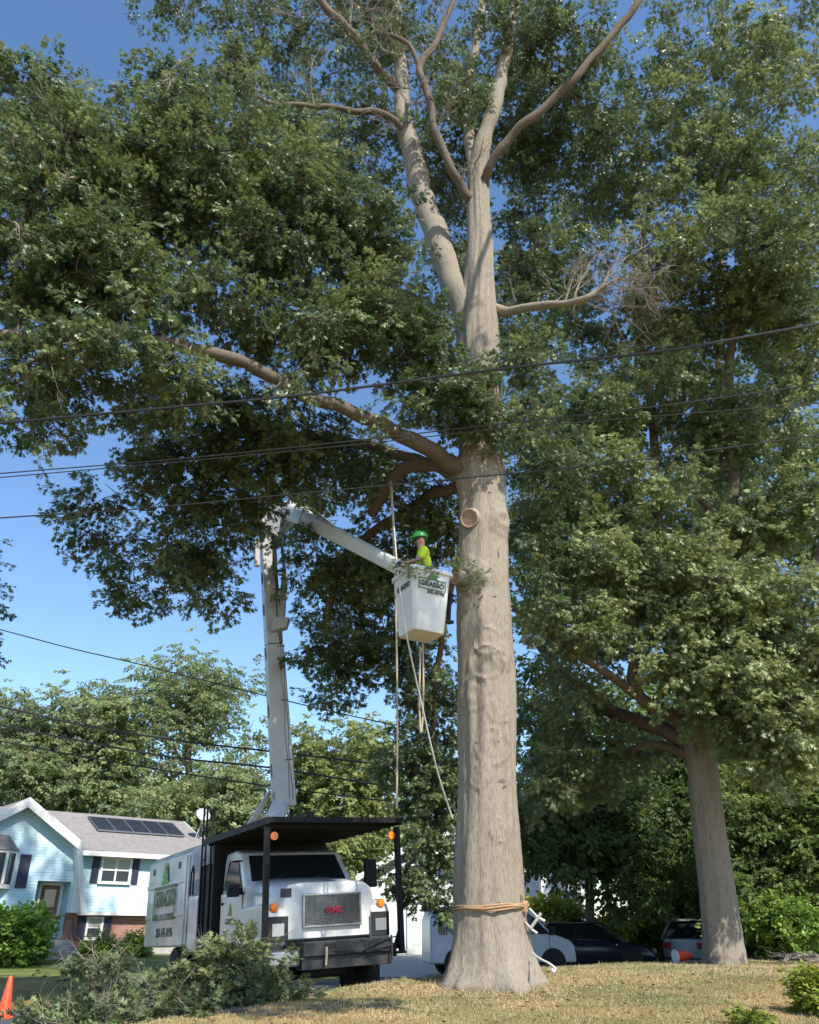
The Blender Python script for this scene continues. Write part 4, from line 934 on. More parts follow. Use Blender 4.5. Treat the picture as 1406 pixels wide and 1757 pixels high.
Mf = lambda x, y, z: Matrix.Translation((x, y, z)) @ Matrix.Rotation(R(90), 4, 'X')
text('lettering', 'GMC', .14, RED, gr, Mf(.08, .23, 1.50), .012, 1.15, bold=.006)
# bumper
mb = MB(); mb.box(-1.25, -.66, .0, .25, .66, .92); mb.build('bumper', CHR, tk, bevel=.05)
mb = MB(); mb.box(1.06, 1.2, .02, .25, .7, .92); mb.build('bumper', BLACKM, tk, bevel=.02)
mb = MB(); mb.box(-.66, 1.05, -.12, .22, .80, 1.02); mb.box(-.66, 1.05, -.06, .22, .60, .797); bp_ = tb(mb, 'push_bumper', STEEL, bevel=.012)
mb = MB(); mb.box(-.28, -.06, -.124, -.121, .90, .98); mb.box(.55, .75, -.124, -.121, .91, .98); tb(mb, 'tow_slot', DK, bp_)
mb = MB(); mb.tube([(-.24, -.13, .93), (-.25, -.15, .8), (-.26, -.14, .66)], .022, 6); tb(mb, 'strap', mat('strap', (.5, .42, .28), .8), bp_)
mb = MB(); mb.tube([(-.1, -.14, .86), (.4, -.16, .84), (.9, -.16, 1.0), (1.1, -.15, 1.02)], .012, 5); mb.tube([(.5, -.16, .82), (1.0, -.16, .9)], .012, 5); mb.tube([(1.0, -.16, .65), (1.0, -.16, 1.05)], .02, 5); tb(mb, 'brush_guard', STEEL, bp_)
# cab
cabp = [(1.62, 1.0), (1.62, 2.02), (2.12, 2.62), (2.5, 2.70), (3.05, 2.68), (3.12, 2.5), (3.12, .95)]
mb = MB()
def cabring(y, z, k): pass
rings = []
for x, ins in ((-1.14, 0), (1.14, 0)):
    rings.append([Vector((x * (1 - .09 * max(0, z - 1.9) / .8), y, z)) for y, z in cabp])
mb.loft(rings); cab = tb(mb, 'cab', PAINT, bevel=.05)
def cx(z): return 1.14 * (1 - .09 * max(0, z - 1.9) / .8)
# windshield (proud of the sloped face)
def on_ws(x, t, off): 
    y = 1.62 + .5 * t; z = 2.02 + .6 * t
    return Vector((x, y - off * .77, z + off * .64))
mb = MB(); mb.add([on_ws(-.98, .1, .01), on_ws(.98, .1, .01), on_ws(.92, .9, .01), on_ws(-.92, .9, .01), on_ws(-.98, .1, -.01), on_ws(.98, .1, -.01), on_ws(.92, .9, -.01), on_ws(-.92, .9, -.01)], [(0,1,2,3),(7,6,5,4),(0,4,5,1),(1,5,6,2),(2,6,7,3),(3,7,4,0)])
tb(mb, 'windshield', TGLASS, cab)
mb = MB(); mb.add([on_ws(-.5, .25, .013), on_ws(.05, .25, .013), on_ws(0, .6, .013), on_ws(-.45, .6, .013)], [(0,1,2,3)])
for s in (-1, 1):
    wp = [(1.80, 1.98), (2.22, 2.50), (2.75, 2.52), (2.9, 1.98)]
    mb = MB(); mb.loft([[Vector((s * (cx(z) + o), y, z)) for y, z in wp] for o in (-.01, .015)]); tb(mb, 'side_window', TGLASS, cab)
    dp = [(1.72, 1.05), (1.72, 1.92), (2.96, 1.92), (2.96, 1.05)]
    mb = MB(); mb.loft([[Vector((s * (1.14 + o), y, z)) for y, z in dp] for o in (-.01, .02)]); dd = tb(mb, 'door', PAINT, cab, bevel=.012)
    mb = MB(); mb.box(*sorted((s * 1.162, s * 1.185)), 2.78, 2.92, 1.72, 1.77); tb(mb, 'handle', BLACKM, cab)
    mb = MB()
    mb.bar((s * 1.15, 1.75, 1.92), (s * 1.42, 1.52, 1.9), .09, .12); mb.bar((s * 1.15, 1.75, 2.45), (s * 1.42, 1.52, 2.42), .03, .03)
    if s > 0: mb.box(1.33, 1.58, 1.46, 1.56, 1.9, 2.42)
    else: mb.box(-1.5, -1.28, 1.46, 1.56, 1.82, 2.02)
    tb(mb, 'mirror', BLACKM, bevel=.02)
text('lettering', 'GRASSO', .15, DGRN, cab, Matrix.Translation((-1.166, 2.35, 1.42)) @ Matrix.Rotation(R(-90), 4, 'Z') @ Matrix.Rotation(R(90), 4, 'X'), .002)
mb = MB(); mb.add([(-1.166, 2.35 + a, 1.52 + b) for a, b in ((-.12, 0), (.12, 0), (.08, .12), (0, .24), (-.08, .12))], [(0,1,2,3,4)]); tb(mb, 'tree_emblem', GRN, cab)
for x_ in (-.55, .25):
    mb = MB(); mb.bar(on_ws(x_, .04, .03), on_ws(x_ + .38, .42, .03), .02, .02); tb(mb, 'wiper', BLACKM, cab)
# frame, engine, axles, wheels
mb = MB()
for s in (-1, 1): mb.box(*sorted((s * .38, s * .48)), .25, 8.7, .7, .95)
tb(mb, 'chassis', BLACKM)
mb = MB(); mb.box(-.35, .35, .4, 1.6, .5, 1.05); mb.box(-.8, .8, .98, 1.12, .42, .56); mb.box(-.8, .8, 6.1, 6.5, .4, .7); mb.box(-.8, .82, .35, 1.6, .9, 1.2); tb(mb, 'axle', DK)
mb = MB(); mb.box(-1.1, -.55, 2.0, 3.0, .55, .93); mb.box(.55, 1.1, 2.0, 3.0, .55, .93); tb(mb, 'fuel_tank', STEEL, bevel=.05)
def wheel(x, y, r=.5, w=.28, parent=tk, tyre=None, zc=None, rimc=None, wx=1):
    zc = r if zc is None else zc
    M = Matrix.Translation((x, y, zc)) @ Matrix.Rotation(R(90), 4, 'Y')
    mb = MB(); mb.lathe([(r*.55, -w/2), (r*.9, -w/2), (r*.985, -w*.4), (r, -w*.2), (r, w*.2), (r*.985, w*.4), (r*.9, w/2), (r*.55, w/2)], M, 26)
    wh_ = mb.build('wheel', RUB, parent, smooth=True)
    mb = MB(); mb.lathe([(.02, -w*.42), (r*.2, -w*.42), (r*.25, -w*.3), (r*.48, -w*.25), (r*.56, -w*.45), (r*.56, w*.45), (r*.48, w*.25), (r*.25, w*.3), (r*.2, w*.42), (.02, w*.42)], M, 20)
    mb.build('rim', rimc or CHR, wh_, smooth=True)
for x, y in ((-1.0, 1.05), (1.0, 1.05), (-1.02, 6.3), (1.02, 6.3)): wheel(x, y)
wheel(-.7, 6.3); wheel(.7, 6.3)
for s in (-1, 1):
    mb = MB(); mb.box(*sorted((s * .85, s * 1.18)), 1.72, 1.74, .18, .9); tb(mb, 'mud_flap', RUB)
# canopy
CZ = -.16
mb = MB(); mb.box(-1.3, 1.32, -.05, 3.75, 3.12 + CZ, 3.17 + CZ)
mb.box(-1.3, 1.32, -.09, -.052, 3.10 + CZ, 3.19 + CZ); mb.box(-1.34, -1.303, -.09, 3.75, 3.07 + CZ, 3.19 + CZ); mb.box(1.323, 1.36, -.09, 3.75, 3.07 + CZ, 3.19 + CZ)
for k in range(9): y = .3 + k * .4; mb.box(-1.3, 1.32, y, y + .05, 3.04 + CZ, 3.118 + CZ)
tb(mb, 'canopy', BLACKM)
for x, f0, f1 in ((-1.29, -1.34, -1.2), (1.31, 1.2, 1.37)):
    mb = MB(); mb.box(x - .045, x + .045, .0, .09, .78, 3.04 + CZ); mb.box(f0, f1, -.02, .25, .74, .778)
    mb.prism([(.092, .82), (.34, .82), (.092, 1.15)], x - .03, x + .03, 'x')
    tb(mb, 'canopy_post', BLACKM)

mb = MB(); mb.box(-1.25, 1.27, 3.25, 3.34, .95, 3.04 + CZ)
for z in (2.0, 2.5): mb.box(-1.25, -.9, 3.24, 3.22, z, z + .06)
tb(mb, 'cab_guard', BLACKM)
# pedestal bay between cab and box
mb = MB(); mb.box(-1.2, 1.2, 3.4, 5.0, .9, 1.15); mb.box(-1.2, -1.05, 3.4, 3.55, 1.15, 3.1); mb.box(-1.2, -1.0, 3.62, 4.25, 1.15, 2.55); mb.box(.5, 1.2, 3.6, 4.6, 1.15, 2.3)
tb(mb, 'equipment_bay', BLACKM)
mb = MB()
for y in (3.6, 4.0, 4.25):
    mb.bar((-1.22, y, 1.2), (-1.22, y, 3.75 if y != 3.6 else 3.6), .035, .035)
mb.bar((-1.22, 3.6, 3.6), (-1.22, 4.25, 3.75), .035, .035)
for z in (.8, 1.1, 1.4, 2.65, 2.95, 3.25): mb.bar((-1.22, 4.0, z), (-1.22, 4.25, z), .03, .03)
tb(mb, 'ladder', BLACKM)
mb = MB(); mb.tube([(-1.24, 4.75, 2.0), (-1.24, 4.72, 2.45), (-1.24, 4.8, 2.58), (-1.24, 4.92, 2.45), (-1.24, 4.95, 2.0)], .02, 6); tb(mb, 'grab_rail', BLACKM)
mb = MB(); mb.box(-1.22, -.75, 4.32, 5.0, .9, 1.98); bx = tb(mb, 'toolbox', PAINT, bevel=.02)
for a, b in ((4.34, 4.64), (4.67, 4.98)):
    mb = MB(); mb.box(-1.235, -1.222, a, b, .94, 1.94); tb(mb, 'door', PAINT, bx, bevel=.006)
# chip box
c_ = .16
cross = [(-1.22, 1.0), (1.22, 1.0), (1.22, 3.05 - c_), (1.22 - c_, 3.05), (-1.22 + c_, 3.05), (-1.22, 3.05 - c_)]
mb = MB(); mb.prism(cross, 5.06, 9.0, 'y'); cb = tb(mb, 'chip_box', PAINT, bevel=.05)
for z in (1.62, 2.3):
    mb = MB(); mb.box(-1.25, -1.222, 5.3, 8.95, z, z + .09); tb(mb, 'rib', PAINT, cb, bevel=.012)
for y in (5.1, 5.32):
    mb = MB(); mb.box(-1.26, -1.222, y, y + .08, 1.05, 2.85); tb(mb, 'rib', PAINT, cb, bevel=.01)
for y in (5.9, 7.1, 8.3):
    mb = MB(); mb.box(-1.232, -1.222, y, y + .2, 2.62, 2.76); tb(mb, 'vent', STEEL, cb)
Ms = lambda y, z: Matrix.Translation((-1.2515, y, z)) @ Matrix.Rotation(R(-90), 4, 'Z') @ Matrix.Rotation(R(90), 4, 'X')
def yzpoly(mbx, pts, x): mbx.add([(x, a, b) for a, b in pts], [tuple(range(len(pts)))])
# sign frame (dark green rounded bar frame)
yc = 7.15
def frame_yz(y0, y1, z0, z1, t, x, m, name):
    mb = MB(); mb.box(x - .004, x, y0, y1, z1 - t, z1); mb.box(x - .004, x, y0, y1, z0, z0 + t * 2.2); mb.box(x - .004, x, y0, y0 + t, z0 + t * 2.2, z1 - t); mb.box(x - .004, x, y1 - t, y1, z0 + t * 2.2, z1 - t)
    return tb(mb, name, m, cb)
frame_yz(yc - 1.0, yc + 1.0, 1.58, 2.32, .06, -1.2505, DGRN, 'logo_frame')
text('lettering', 'GRASSO', .50, DGRN, cb, Ms(yc, 2.03), .003, 1.0, bold=.012)
mb = MB()
for k, (a, b, c) in enumerate(((.42, 2.34, .2), (.30, 2.5, .2), (.18, 2.66, .16))):
    mb.add([(-1.2535 - .001 * k, yc + a - .0, b), (-1.2535 - .001 * k, yc - a, b), (-1.2535 - .001 * k, yc, b + c * 1.4)], [(0, 1, 2)])
tb(mb, 'tree_emblem', GRN, cb)
text('lettering', 'TREE SERVICE', .15, PAINT, cb, Matrix.Translation((-.006, 0, 0)) @ Ms(yc, 1.645), .003)
text('lettering', '203-541-0196', .27, BLK, cb, Matrix.Translation((.027, 0, 0)) @ Ms(yc - .1, 1.30), .003, bold=.006)
# turret
mb = MB(); mb.lathe([(.42, 1.15), (.42, 2.4), (.36, 2.5), (.36, 3.2), (.45, 3.25), (.45, 3.36)], Matrix.Translation((.15, 4.25, 0)), 20); tb(mb, 'pedestal', BLACKM, smooth=True)
BOOM = mat('boom_paint', (0.50, 0.51, 0.53), 0.4, var=.12, scale=2); FIB = mat('fibreglass', (0.66, 0.67, 0.66), 0.4, var=.1, scale=2)
# boom, laid out in world space then taken into the truck's frame
Bb = P(488, 1385, 20.2); Bt = P(457, 905, 19.3)
def rect_loft(a, b, n0, n1, side):
    a = Vector(a); b = Vector(b); d = (b - a).normalized(); sx = Vector(side); sx = (sx - d * sx.dot(d)).normalized(); sy = d.cross(sx)
    rings = []
    for t, (w0, h0) in ((0, n0), (1, n1)):
        p = a + (b - a) * t; rings.append([TI @ (p + sx * x * w0 / 2 + sy * y * h0 / 2) for x, y in ((-1,-1),(1,-1),(1,1),(-1,1))])
    return rings
side = (1, .35, 0)
mid = Bb.lerp(Bt, .55)
mb = MB(); mb.loft(rect_loft(Bb, mid, (.50, .50), (.42, .46), side)); lb = tb(mb, 'lower_boom', BOOM, bevel=.03)
mb = MB(); mb.loft(rect_loft(mid + (Bt-Bb) * .002, Bt + (Bt - Bb) * .04, (.40, .44), (.34, .38), side)); lb2 = tb(mb, 'boom_extension', BOOM, bevel=.03)
dB = (Bt - Bb).normalized(); sX = Vector(side).normalized(); sX = (sX - dB * sX.dot(dB)).normalized(); sY = dB.cross(sX)
mb = MB()
for t in (.12, .32, .52, .68, .8):
    c = Bb + (Bt - Bb) * t; rr2 = .09; f = -sX
    off = (.25 if t < .55 else .2)
    wq = .5 - .14 * t
    p = c - sX * (wq / 2 + .004)
    e1 = dB * .16; e2 = sY * .08
    ring = [TI @ (p + e1 * math.cos(a) + e2 * math.sin(a)) for a in np.linspace(0, 2*math.pi, 16, endpoint=False)]
    ring2 = [TI @ (p - sX * .006 + e1 * math.cos(a) + e2 * math.sin(a)) for a in np.linspace(0, 2*math.pi, 16, endpoint=False)]
    mb.loft([ring, ring2])
tb(mb, 'access_hole', mat('hole_shade', (.06, .06, .07), .6), lb)
for q in (.10, .16):
    pts_ = [TI @ (Bb + (Bt - Bb) * t - sY * (.24 - .04 * t) + sX * (q + .015 * math.sin(t * 30 + q * 40))) for t in np.linspace(.02, 1.0, 26)]
    mb = MB(); mb.tube(pts_, .014, 6); tb(mb, 'hose', BLACKM, lb, smooth=True)
for t in (.15, .35, .54, .75, .93):
    c = Bb + (Bt - Bb) * t - sY * (.245 - .045 * t); mb = MB(); mb.bar(TI @ (c + sX * .04), TI @ (c + sX * .22), .05, .02); tb(mb, 'hose_clamp', STEEL, lb)
# saddle / turret yoke
mb = MB(); tc0 = TM @ Vector((.15, 4.25, 3.36))
for s in (-.33, .33):
    A = tc0 + sX * s; yo = [A - Vector((0,.3,0)), A + Vector((0,.35,0)), Bb + sX * s + dB * .35 + Vector((0,.12,0)), Bb + sX * s + dB * .35 - Vector((0,.15,0))]
    mb.loft([[TI @ (p + sX * o) for p in yo] for o in (-.03, .03)])
tb(mb, 'turret_yoke', BOOM, bevel=.01)
yl = [P(440, 1418, 19.6), P(482, 1418, 19.6), P(490, 1385, 19.8), P(470, 1372, 19.8), P(458, 1395, 19.7)]
mb = MB(); mb.loft([[TI @ (p + Vector((0, o, 0))) for p in yl] for o in (0, .08)]); tb(mb, 'gusset_plate', BOOM)
mb = MB(); mb.tube([TI @ P(512, 1404, 19.8), TI @ P(528, 1392, 19.8), TI @ P(540, 1402, 19.8)], .03, 6); mb.tube([TI @ P(508, 1396, 19.8), TI @ P(524, 1404, 19.8), TI @ P(536, 1394, 19.8)], .03, 6); tb(mb, 'hose', STEEL)
mb = MB(); mb.box(*[0,0,0,0,0,0]) if False else mb.bar(TI @ P(508, 1408, 19.7), TI @ P(543, 1408, 19.7), .3, .12); tb(mb, 'control_box', BLACKM)
# hydraulic cylinder beside the boom
mb = MB(); c0 = P(483, 1072, 19.5); c1 = P(489, 985, 19.4); c2 = P(482, 915, 19.3)
mb.tube([TI @ c0, TI @ c1], .085, 12); cyl = tb(mb, 'hydraulic_cylinder', BOOM, smooth=True)
mb = MB(); mb.tube([TI @ c1, TI @ c2], .045, 10); tb(mb, 'piston_rod', CHR, cyl, smooth=True)
mb = MB(); br = [P(466, 1085, 19.4), P(492, 1078, 19.4), P(497, 1062, 19.4), P(470, 1062, 19.4)]; mb.loft([[TI @ (p + Vector((0, o, 0))) for p in br] for o in (-.12, .14)]); tb(mb, 'cylinder_bracket', BOOM, lb)
mb = MB(); el = P(442, 925, 19.3); mb.bar(TI @ P(441, 925, 19.2), TI @ P(441, 972, 19.3), .12, .12); tb(mb, 'leveling_rod', BOOM, lb)
# elbow + upper boom
U0 = P(500, 878, 18.9); U1 = P(706, 985, 14.25)
dU = (U1 - U0).normalized(); up_ = Vector((0,0,1)); rX = dU.cross(up_).normalized(); rY = rX.cross(dU)
def octo(c, w, h, n=12):
    ring = []
    for j in range(n):
        a = 2 * math.pi * (j + .5) / n; ca, sa = math.cos(a), math.sin(a)
        ca = math.copysign(abs(ca) ** .6, ca); sa = math.copysign(abs(sa) ** .6, sa)
        ring.append(TI @ (c + rX * ca * w / 2 + rY * sa * h / 2))
    return ring
e = P(497, 882, 19.0)
mb = MB(); mb.loft([octo(U0.lerp(U1, t), w, h) for t, w, h in ((-.06, .30, .42), (0, .36, .50), (.04, .36, .48), (.16, .35, .44), (.165, .29, .38), (.6, .26, .32), (1, .24, .27))]); ub = tb(mb, 'upper_boom', FIB, smooth=True)
mb = MB(); elc = [P(447, 905, 19.3), P(462, 872, 19.2), P(500, 862, 19), P(512, 885, 19), P(478, 925, 19.2)]
mb.loft([[TI @ (p + Vector((0, o, 0))) for p in elc] for o in (-.14, .14)]); tb(mb, 'elbow', BOOM, bevel=.03)
# bucket : four-sided tapering tub, corner toward the viewer-left
bk_top = P(722, 990, 13.75); bang = R(28)
BM = Matrix.Translation((P(723, 1100, 13.7).x, 13.7, P(723, 1092, 13.7).z)) @ Matrix.Rotation(bang, 4, 'Z') @ Matrix.Rotation(R(1.5), 4, 'Y')
bh_ = bk_top.z - BM.to_translation().z
def bring(w, d, z, ch=.05):
    pts = [(-w+ch, -d), (w-ch, -d), (w, -d+ch), (w, d-ch), (w-ch, d), (-w+ch, d), (-w, d-ch), (-w, -d+ch)]
    return [TI @ (BM @ Vector((x, y, z))) for x, y in pts]
mb = MB(); mb.loft([bring(.30, .30, 0), bring(.31, .31, .03), bring(.38, .38, bh_ - .1), bring(.38, .38, bh_ - .08), bring(.425, .425, bh_ - .075), bring(.425, .425, bh_), bring(.375, .375, bh_), bring(.36, .36, bh_ - .05), bring(.29, .29, .05)], cap=True)
BKM = mat('bucket_white', (0.74, 0.74, 0.72), 0.45, var=.08, scale=3)
bk = tb(mb, 'bucket', BKM, bevel=.012)
TBM = TI @ BM
text('lettering', 'GRASSO', .13, DGRN, bk, TBM @ Matrix.Translation((.0, -.378, bh_ - .30)) @ Matrix.Rotation(R(90 + 2.8), 4, 'X'), .003, bold=.003)
text('lettering', '541-0196', .09, BLK, bk, TBM @ Matrix.Translation((.08, -.371, bh_ - .44)) @ Matrix.Rotation(R(90 + 2.8), 4, 'X'), .003, bold=.002)
mb = MB()
for a, b, c, d in ((-.27, .27, .385, .40), (-.27, .27, .20, .215), (-.27, -.255, .215, .385), (.255, .27, .215, .385)):
    mb.add([TBM @ Vector((x, -.388 + (0.6 - (bh_ - z)) * 0 + (z) * .018, bh_ - z)) for x, z in ((a, c), (b, c), (b, d), (a, d))], [(0, 1, 2, 3)])
tb(mb, 'logo_frame', DGRN, bk)
mb = MB(); mb.add([TBM @ Vector((x, -.384, bh_ - z)) for x, z in ((-.1, .19), (.1, .19), (.05, .12), (0, .06), (-.05, .12))], [(0,1,2,3,4)]); tb(mb, 'tree_emblem', GRN, bk)
text('lettering', 'GRASSO', .13, DGRN, bk, TBM @ Matrix.Translation((-.379, 0, bh_ - .30)) @ Matrix.Rotation(R(-90), 4, 'Z') @ Matrix.Rotation(R(90 + 2.8), 4, 'X'), .003, bold=.003)
# black tool holster with saw on the right face
mb = MB(); mb.tube([TBM @ Vector((.40, -.1, bh_ - .2)), TBM @ Vector((.52, -.12, bh_ - .3)), TBM @ Vector((.47, -.14, bh_ - .55)), TBM @ Vector((.50, -.1, bh_ - .85))], [.03, .06, .05, .03], 8)
mb.bar(TBM @ Vector((.36, -.15, bh_ - .82)), TBM @ Vector((.56, -.15, bh_ - .82)), .05, .05); tb(mb, 'tool_holster', BLACKM, bk)

# =================================================================== PERSON in the bucket
pc = BM @ Vector((.12, 0, .17))
facing = R(186)         # towards the upper boom and leaves, away to the left
worker = thing('person', 'worker in green helmet, sunglasses and yellow-green shirt standing in the raised bucket', 'person', pc, (0, 0, facing))
SKIN = mat('skin', (0.42, 0.22, 0.15), 0.6); SHIRT = mat('hi_vis_shirt', (0.55, 0.72, 0.03), 0.8, bump=.3, bscale=14); PANT = mat('work_trousers', (0.03, 0.035, 0.05), 0.9)
HELM = mat('green_helmet', (0.05, 0.33, 0.06), 0.3)
def skinned(name, verts, edges, radii, m, parent, sub=2, root=0):
    me = bpy.data.meshes.new(name); me.from_pydata(verts, edges, []); me.materials.append(m)
    o = bpy.data.objects.new(name, me); COL.objects.link(o); o.parent = parent
    sk = o.modifiers.new('skin', 'SKIN'); 
    if not me.skin_vertices: me.attributes
    bpy.context.view_layer.update()
    sv = me.skin_vertices[0].data if me.skin_vertices else None
    if sv:
        for i, r in enumerate(radii): sv[i].radius = (r, r) if not isinstance(r, tuple) else r
        sv[root].use_root = True
    sb = o.modifiers.new('sub', 'SUBSURF'); sb.levels = sub; sb.render_levels = sub
    sk.use_smooth_shade = True
    return o
import bmesh
def skin_mesh(name, verts, edges, radii, m, parent, sub=2, root=0):
    bm = bmesh.new(); lay = bm.verts.layers.skin.verify()
    vs = []
    for i, v in enumerate(verts):
        q = bm.verts.new(v); r = radii[i]; q[lay].radius = r if isinstance(r, tuple) else (r, r); q[lay].use_root = (i == root); vs.append(q)
    for a, b in edges: bm.edges.new((vs[a], vs[b]))
    me = bpy.data.meshes.new(name); bm.to_mesh(me); bm.free(); me.materials.append(m)
    o = bpy.data.objects.new(name, me); COL.objects.link(o); o.parent = parent
    sk = o.modifiers.new('skin', 'SKIN'); sk.use_smooth_shade = True
    sb = o.modifiers.new('sub', 'SUBSURF'); sb.levels = sub; sb.render_levels = sub
    return o
# local: faces +x; z up; bends slightly forward
Vb = [(0,0,.98),(.02,0,1.15),(.05,0,1.35),(.07,0,1.47),(.09,0,1.56),(.11,0,1.66),(.12,0,1.76),
      (.06,.19,1.43),(.16,.25,1.2),(.38,.17,1.16),(.46,.14,1.17),
      (.06,-.19,1.43),(.16,-.25,1.2),(.38,-.17,1.22),(.46,-.14,1.24),
      (0,.10,.9),(.03,.11,.5),(-.02,.12,.08),(0,-.10,.9),(.03,-.11,.5),(-.02,-.12,.08)]
Eb = [(0,1),(1,2),(2,3),(3,4),(4,5),(5,6),(3,7),(7,8),(8,9),(9,10),(3,11),(11,12),(12,13),(13,14),(0,15),(15,16),(16,17),(0,18),(18,19),(19,20)]
Rb = [(.13,.10),(.13,.1),(.15,.11),(.09,.08),.055,(.085,.095),(.07,.085),.06,.045,.035,.028,.06,.045,.035,.028,.085,.06,.045,.085,.06,.045]
skin_mesh('body', Vb, Eb, Rb, SKIN, worker)
Vs = [(0,0,.96),(.02,0,1.15),(.05,0,1.36),(.07,0,1.475),(.06,.19,1.43),(.15,.25,1.21),(.06,-.19,1.43),(.15,-.25,1.21),(.085,0,1.53)]
skin_mesh('shirt', Vs, [(0,1),(1,2),(2,3),(3,4),(4,5),(3,6),(6,7),(3,8)], [(.155,.13),(.15,.13),(.175,.135),(.11,.1),.082,.07,.082,.07,.062], SHIRT, worker)
skin_mesh('trousers', [(0,0,.98),(0,.10,.88),(.03,.11,.5),(-.02,.12,.1),(0,-.10,.88),(.03,-.11,.5),(-.02,-.12,.1)], [(0,1),(1,2),(2,3),(0,4),(4,5),(5,6)], [(.15,.125),.1,.08,.07,.1,.08,.07], PANT, worker)
mb = MB(); mb.lathe([(.128, 0), (.127, .03), (.118, .075), (.09, .115), (.05, .135), (.005, .14)], Matrix.Translation((.115, 0, 1.735)) @ Matrix.Scale(1.14, 4, (1,0,0)) @ Matrix.Rotation(R(6), 4, 'Y'), 20)
hm = mb.build('helmet', HELM, worker, smooth=True)
mb = MB(); mb.prism([(.22, -.09), (.30, -.06), (.32, 0), (.30, .06), (.22, .09)], 1.725, 1.738, 'z'); mb.build('brim', HELM, hm)
mb = MB(); mb.box(.19, .215, -.075, .075, 1.675, 1.71); mb.box(.08, .2, .083, .088, 1.69, 1.7); mb.box(.08, .2, -.088, -.083, 1.69, 1.7); mb.build('sunglasses', BLACKM, worker)
mb = MB(); mb.add([(.2,.012,1.675),(.2,-.012,1.675),(.225,0,1.64),(.2,0,1.63)], [(0,1,2),(0,2,3),(1,3,2)]); mb.build('nose', SKIN, worker)
for s in (-1, 1):
    mb = MB(); mb.lathe([(.01,0),(.02,.004),(.026,.01),(.01,.014)], Matrix.Translation((.1, s*.082, 1.665)) @ Matrix.Rotation(R(-90*s), 4, 'X') @ Matrix.Scale(1.5, 4, (0,1,0)), 10); mb.build('ear', SKIN, worker)
    fx, fy, fz = (.46, .14*s, 1.17 if s > 0 else 1.24)
    mb = MB()
    mb.tube([(fx, fy, fz), (fx+.05, fy, fz)], [.03, .034], 8)
    for k in range(4):
        oy = -.03 + .02 * k; L = (.07,.08,.085,.07)[k]
        mb.tube([(fx+.045, fy+oy, fz), (fx+.045+L*.5, fy+oy, fz-.005), (fx+.045+L*.8, fy+oy, fz-.035), (fx+.04+L*.75, fy+oy, fz-.05)], [.011,.0105,.0095,.007], 6)
    mb.tube([(fx+.01, fy-.03*s, fz), (fx+.045, fy-.05*s, fz-.015), (fx+.07, fy-.045*s, fz-.035)], [.013,.011,.008], 6)
    mb.build('hand', mat('work_glove', (.05, .07, .13), .8), worker, smooth=True)

# =================================================================== ROPES AND WIRES
ROPE = mat('rope', (0.45, 0.37, 0.27), 0.85, var=.3, scale=30); WROPE = mat('white_rope', (0.62, 0.60, 0.55), 0.8, var=.2, scale=30); ORG = mat('tan_rope', (0.42, 0.25, 0.14), 0.85, var=.35, scale=25)
def rope(name, label, pts, r, m, cat='rope', n=6):
    pts = [Vector(p) for p in pts]; pp, rs = smooth_path(pts, [r] * len(pts), 6)
    b0 = pts[0]; mb = MB(); mb.tube([p - b0 for p in pp], rs, n); o = mb.build(name, m, None, smooth=True); o.location = b0
    return tag(o, label, cat)
rope('rope', 'long vertical rope hanging from the lowest limb left of the bucket', [P(668,815,15.7), P(673,870,15.7), P(676,940,15.6), P(680,1060,15.5), P(682,1200,15.5), P(682,1300,15.5), P(681,1388,15.5)], .019, ROPE)
rope('rope', 'dark climbing rope falling from the limb across the left side of the bucket', [P(672,822,15.7), P(677,910,14.6), P(684,990,13.4), P(692,1050,13.1), P(700,1100,13.2), P(722,1200,13.6), P(750,1320,14.2), P(777,1405,14.6)], .0135, WROPE)
rope('rope', 'short looped rope hanging below the bucket', [P(726,1105,13.75), P(727,1180,13.75), P(725,1240,13.75), P(722,1255,13.75), P(720,1200,13.7), P(722,1110,13.75)], .016, ROPE)
# sling round the base of the trunk
zr = P(840, 1557, 15).z; cxr, cyr = P(841, 1557, 15).x, 15.0; rr0 = 58 * MP(P(841,1557,15)) + .05
sling = thing('rope_sling', 'tan rope wound tightly round the base of the thick trunk with a knot', 'rope', (cxr, cyr, zr))
for k in range(3):
    mb = MB(); pts = []
    for j in range(49):
        a = 2 * math.pi * j / 48; rr3 = rr0 + .012 * math.sin(3 * a + k) + (.02 if k == 1 else 0)
        pts.append((rr3 * math.cos(a), rr3 * math.sin(a), -.03 + .032 * k + .035 * math.sin(a * 1 + 1.0) + .01 * math.sin(5 * a + k)))
    mb.tube(pts, .0155, 6, cap=False); mb.build('turn', ORG, sling, smooth=True)
mb = MB(); kx, ky = rr0 * math.cos(R(-28)), rr0 * math.sin(R(-28))
pts = [(kx + .055 * math.sin(t * 1.9) * math.cos(t), ky + .05 * math.sin(t), .0 + .07 * math.cos(t * 2.3)) for t in np.linspace(0, 7.5, 36)]
mb.tube(pts, .024, 6); mb.tube([(kx, ky, .05), (kx - .02, ky - .05, .13), (kx - .05, ky - .06, .18)], .018, 6); mb.build('knot', ORG, sling, smooth=True)
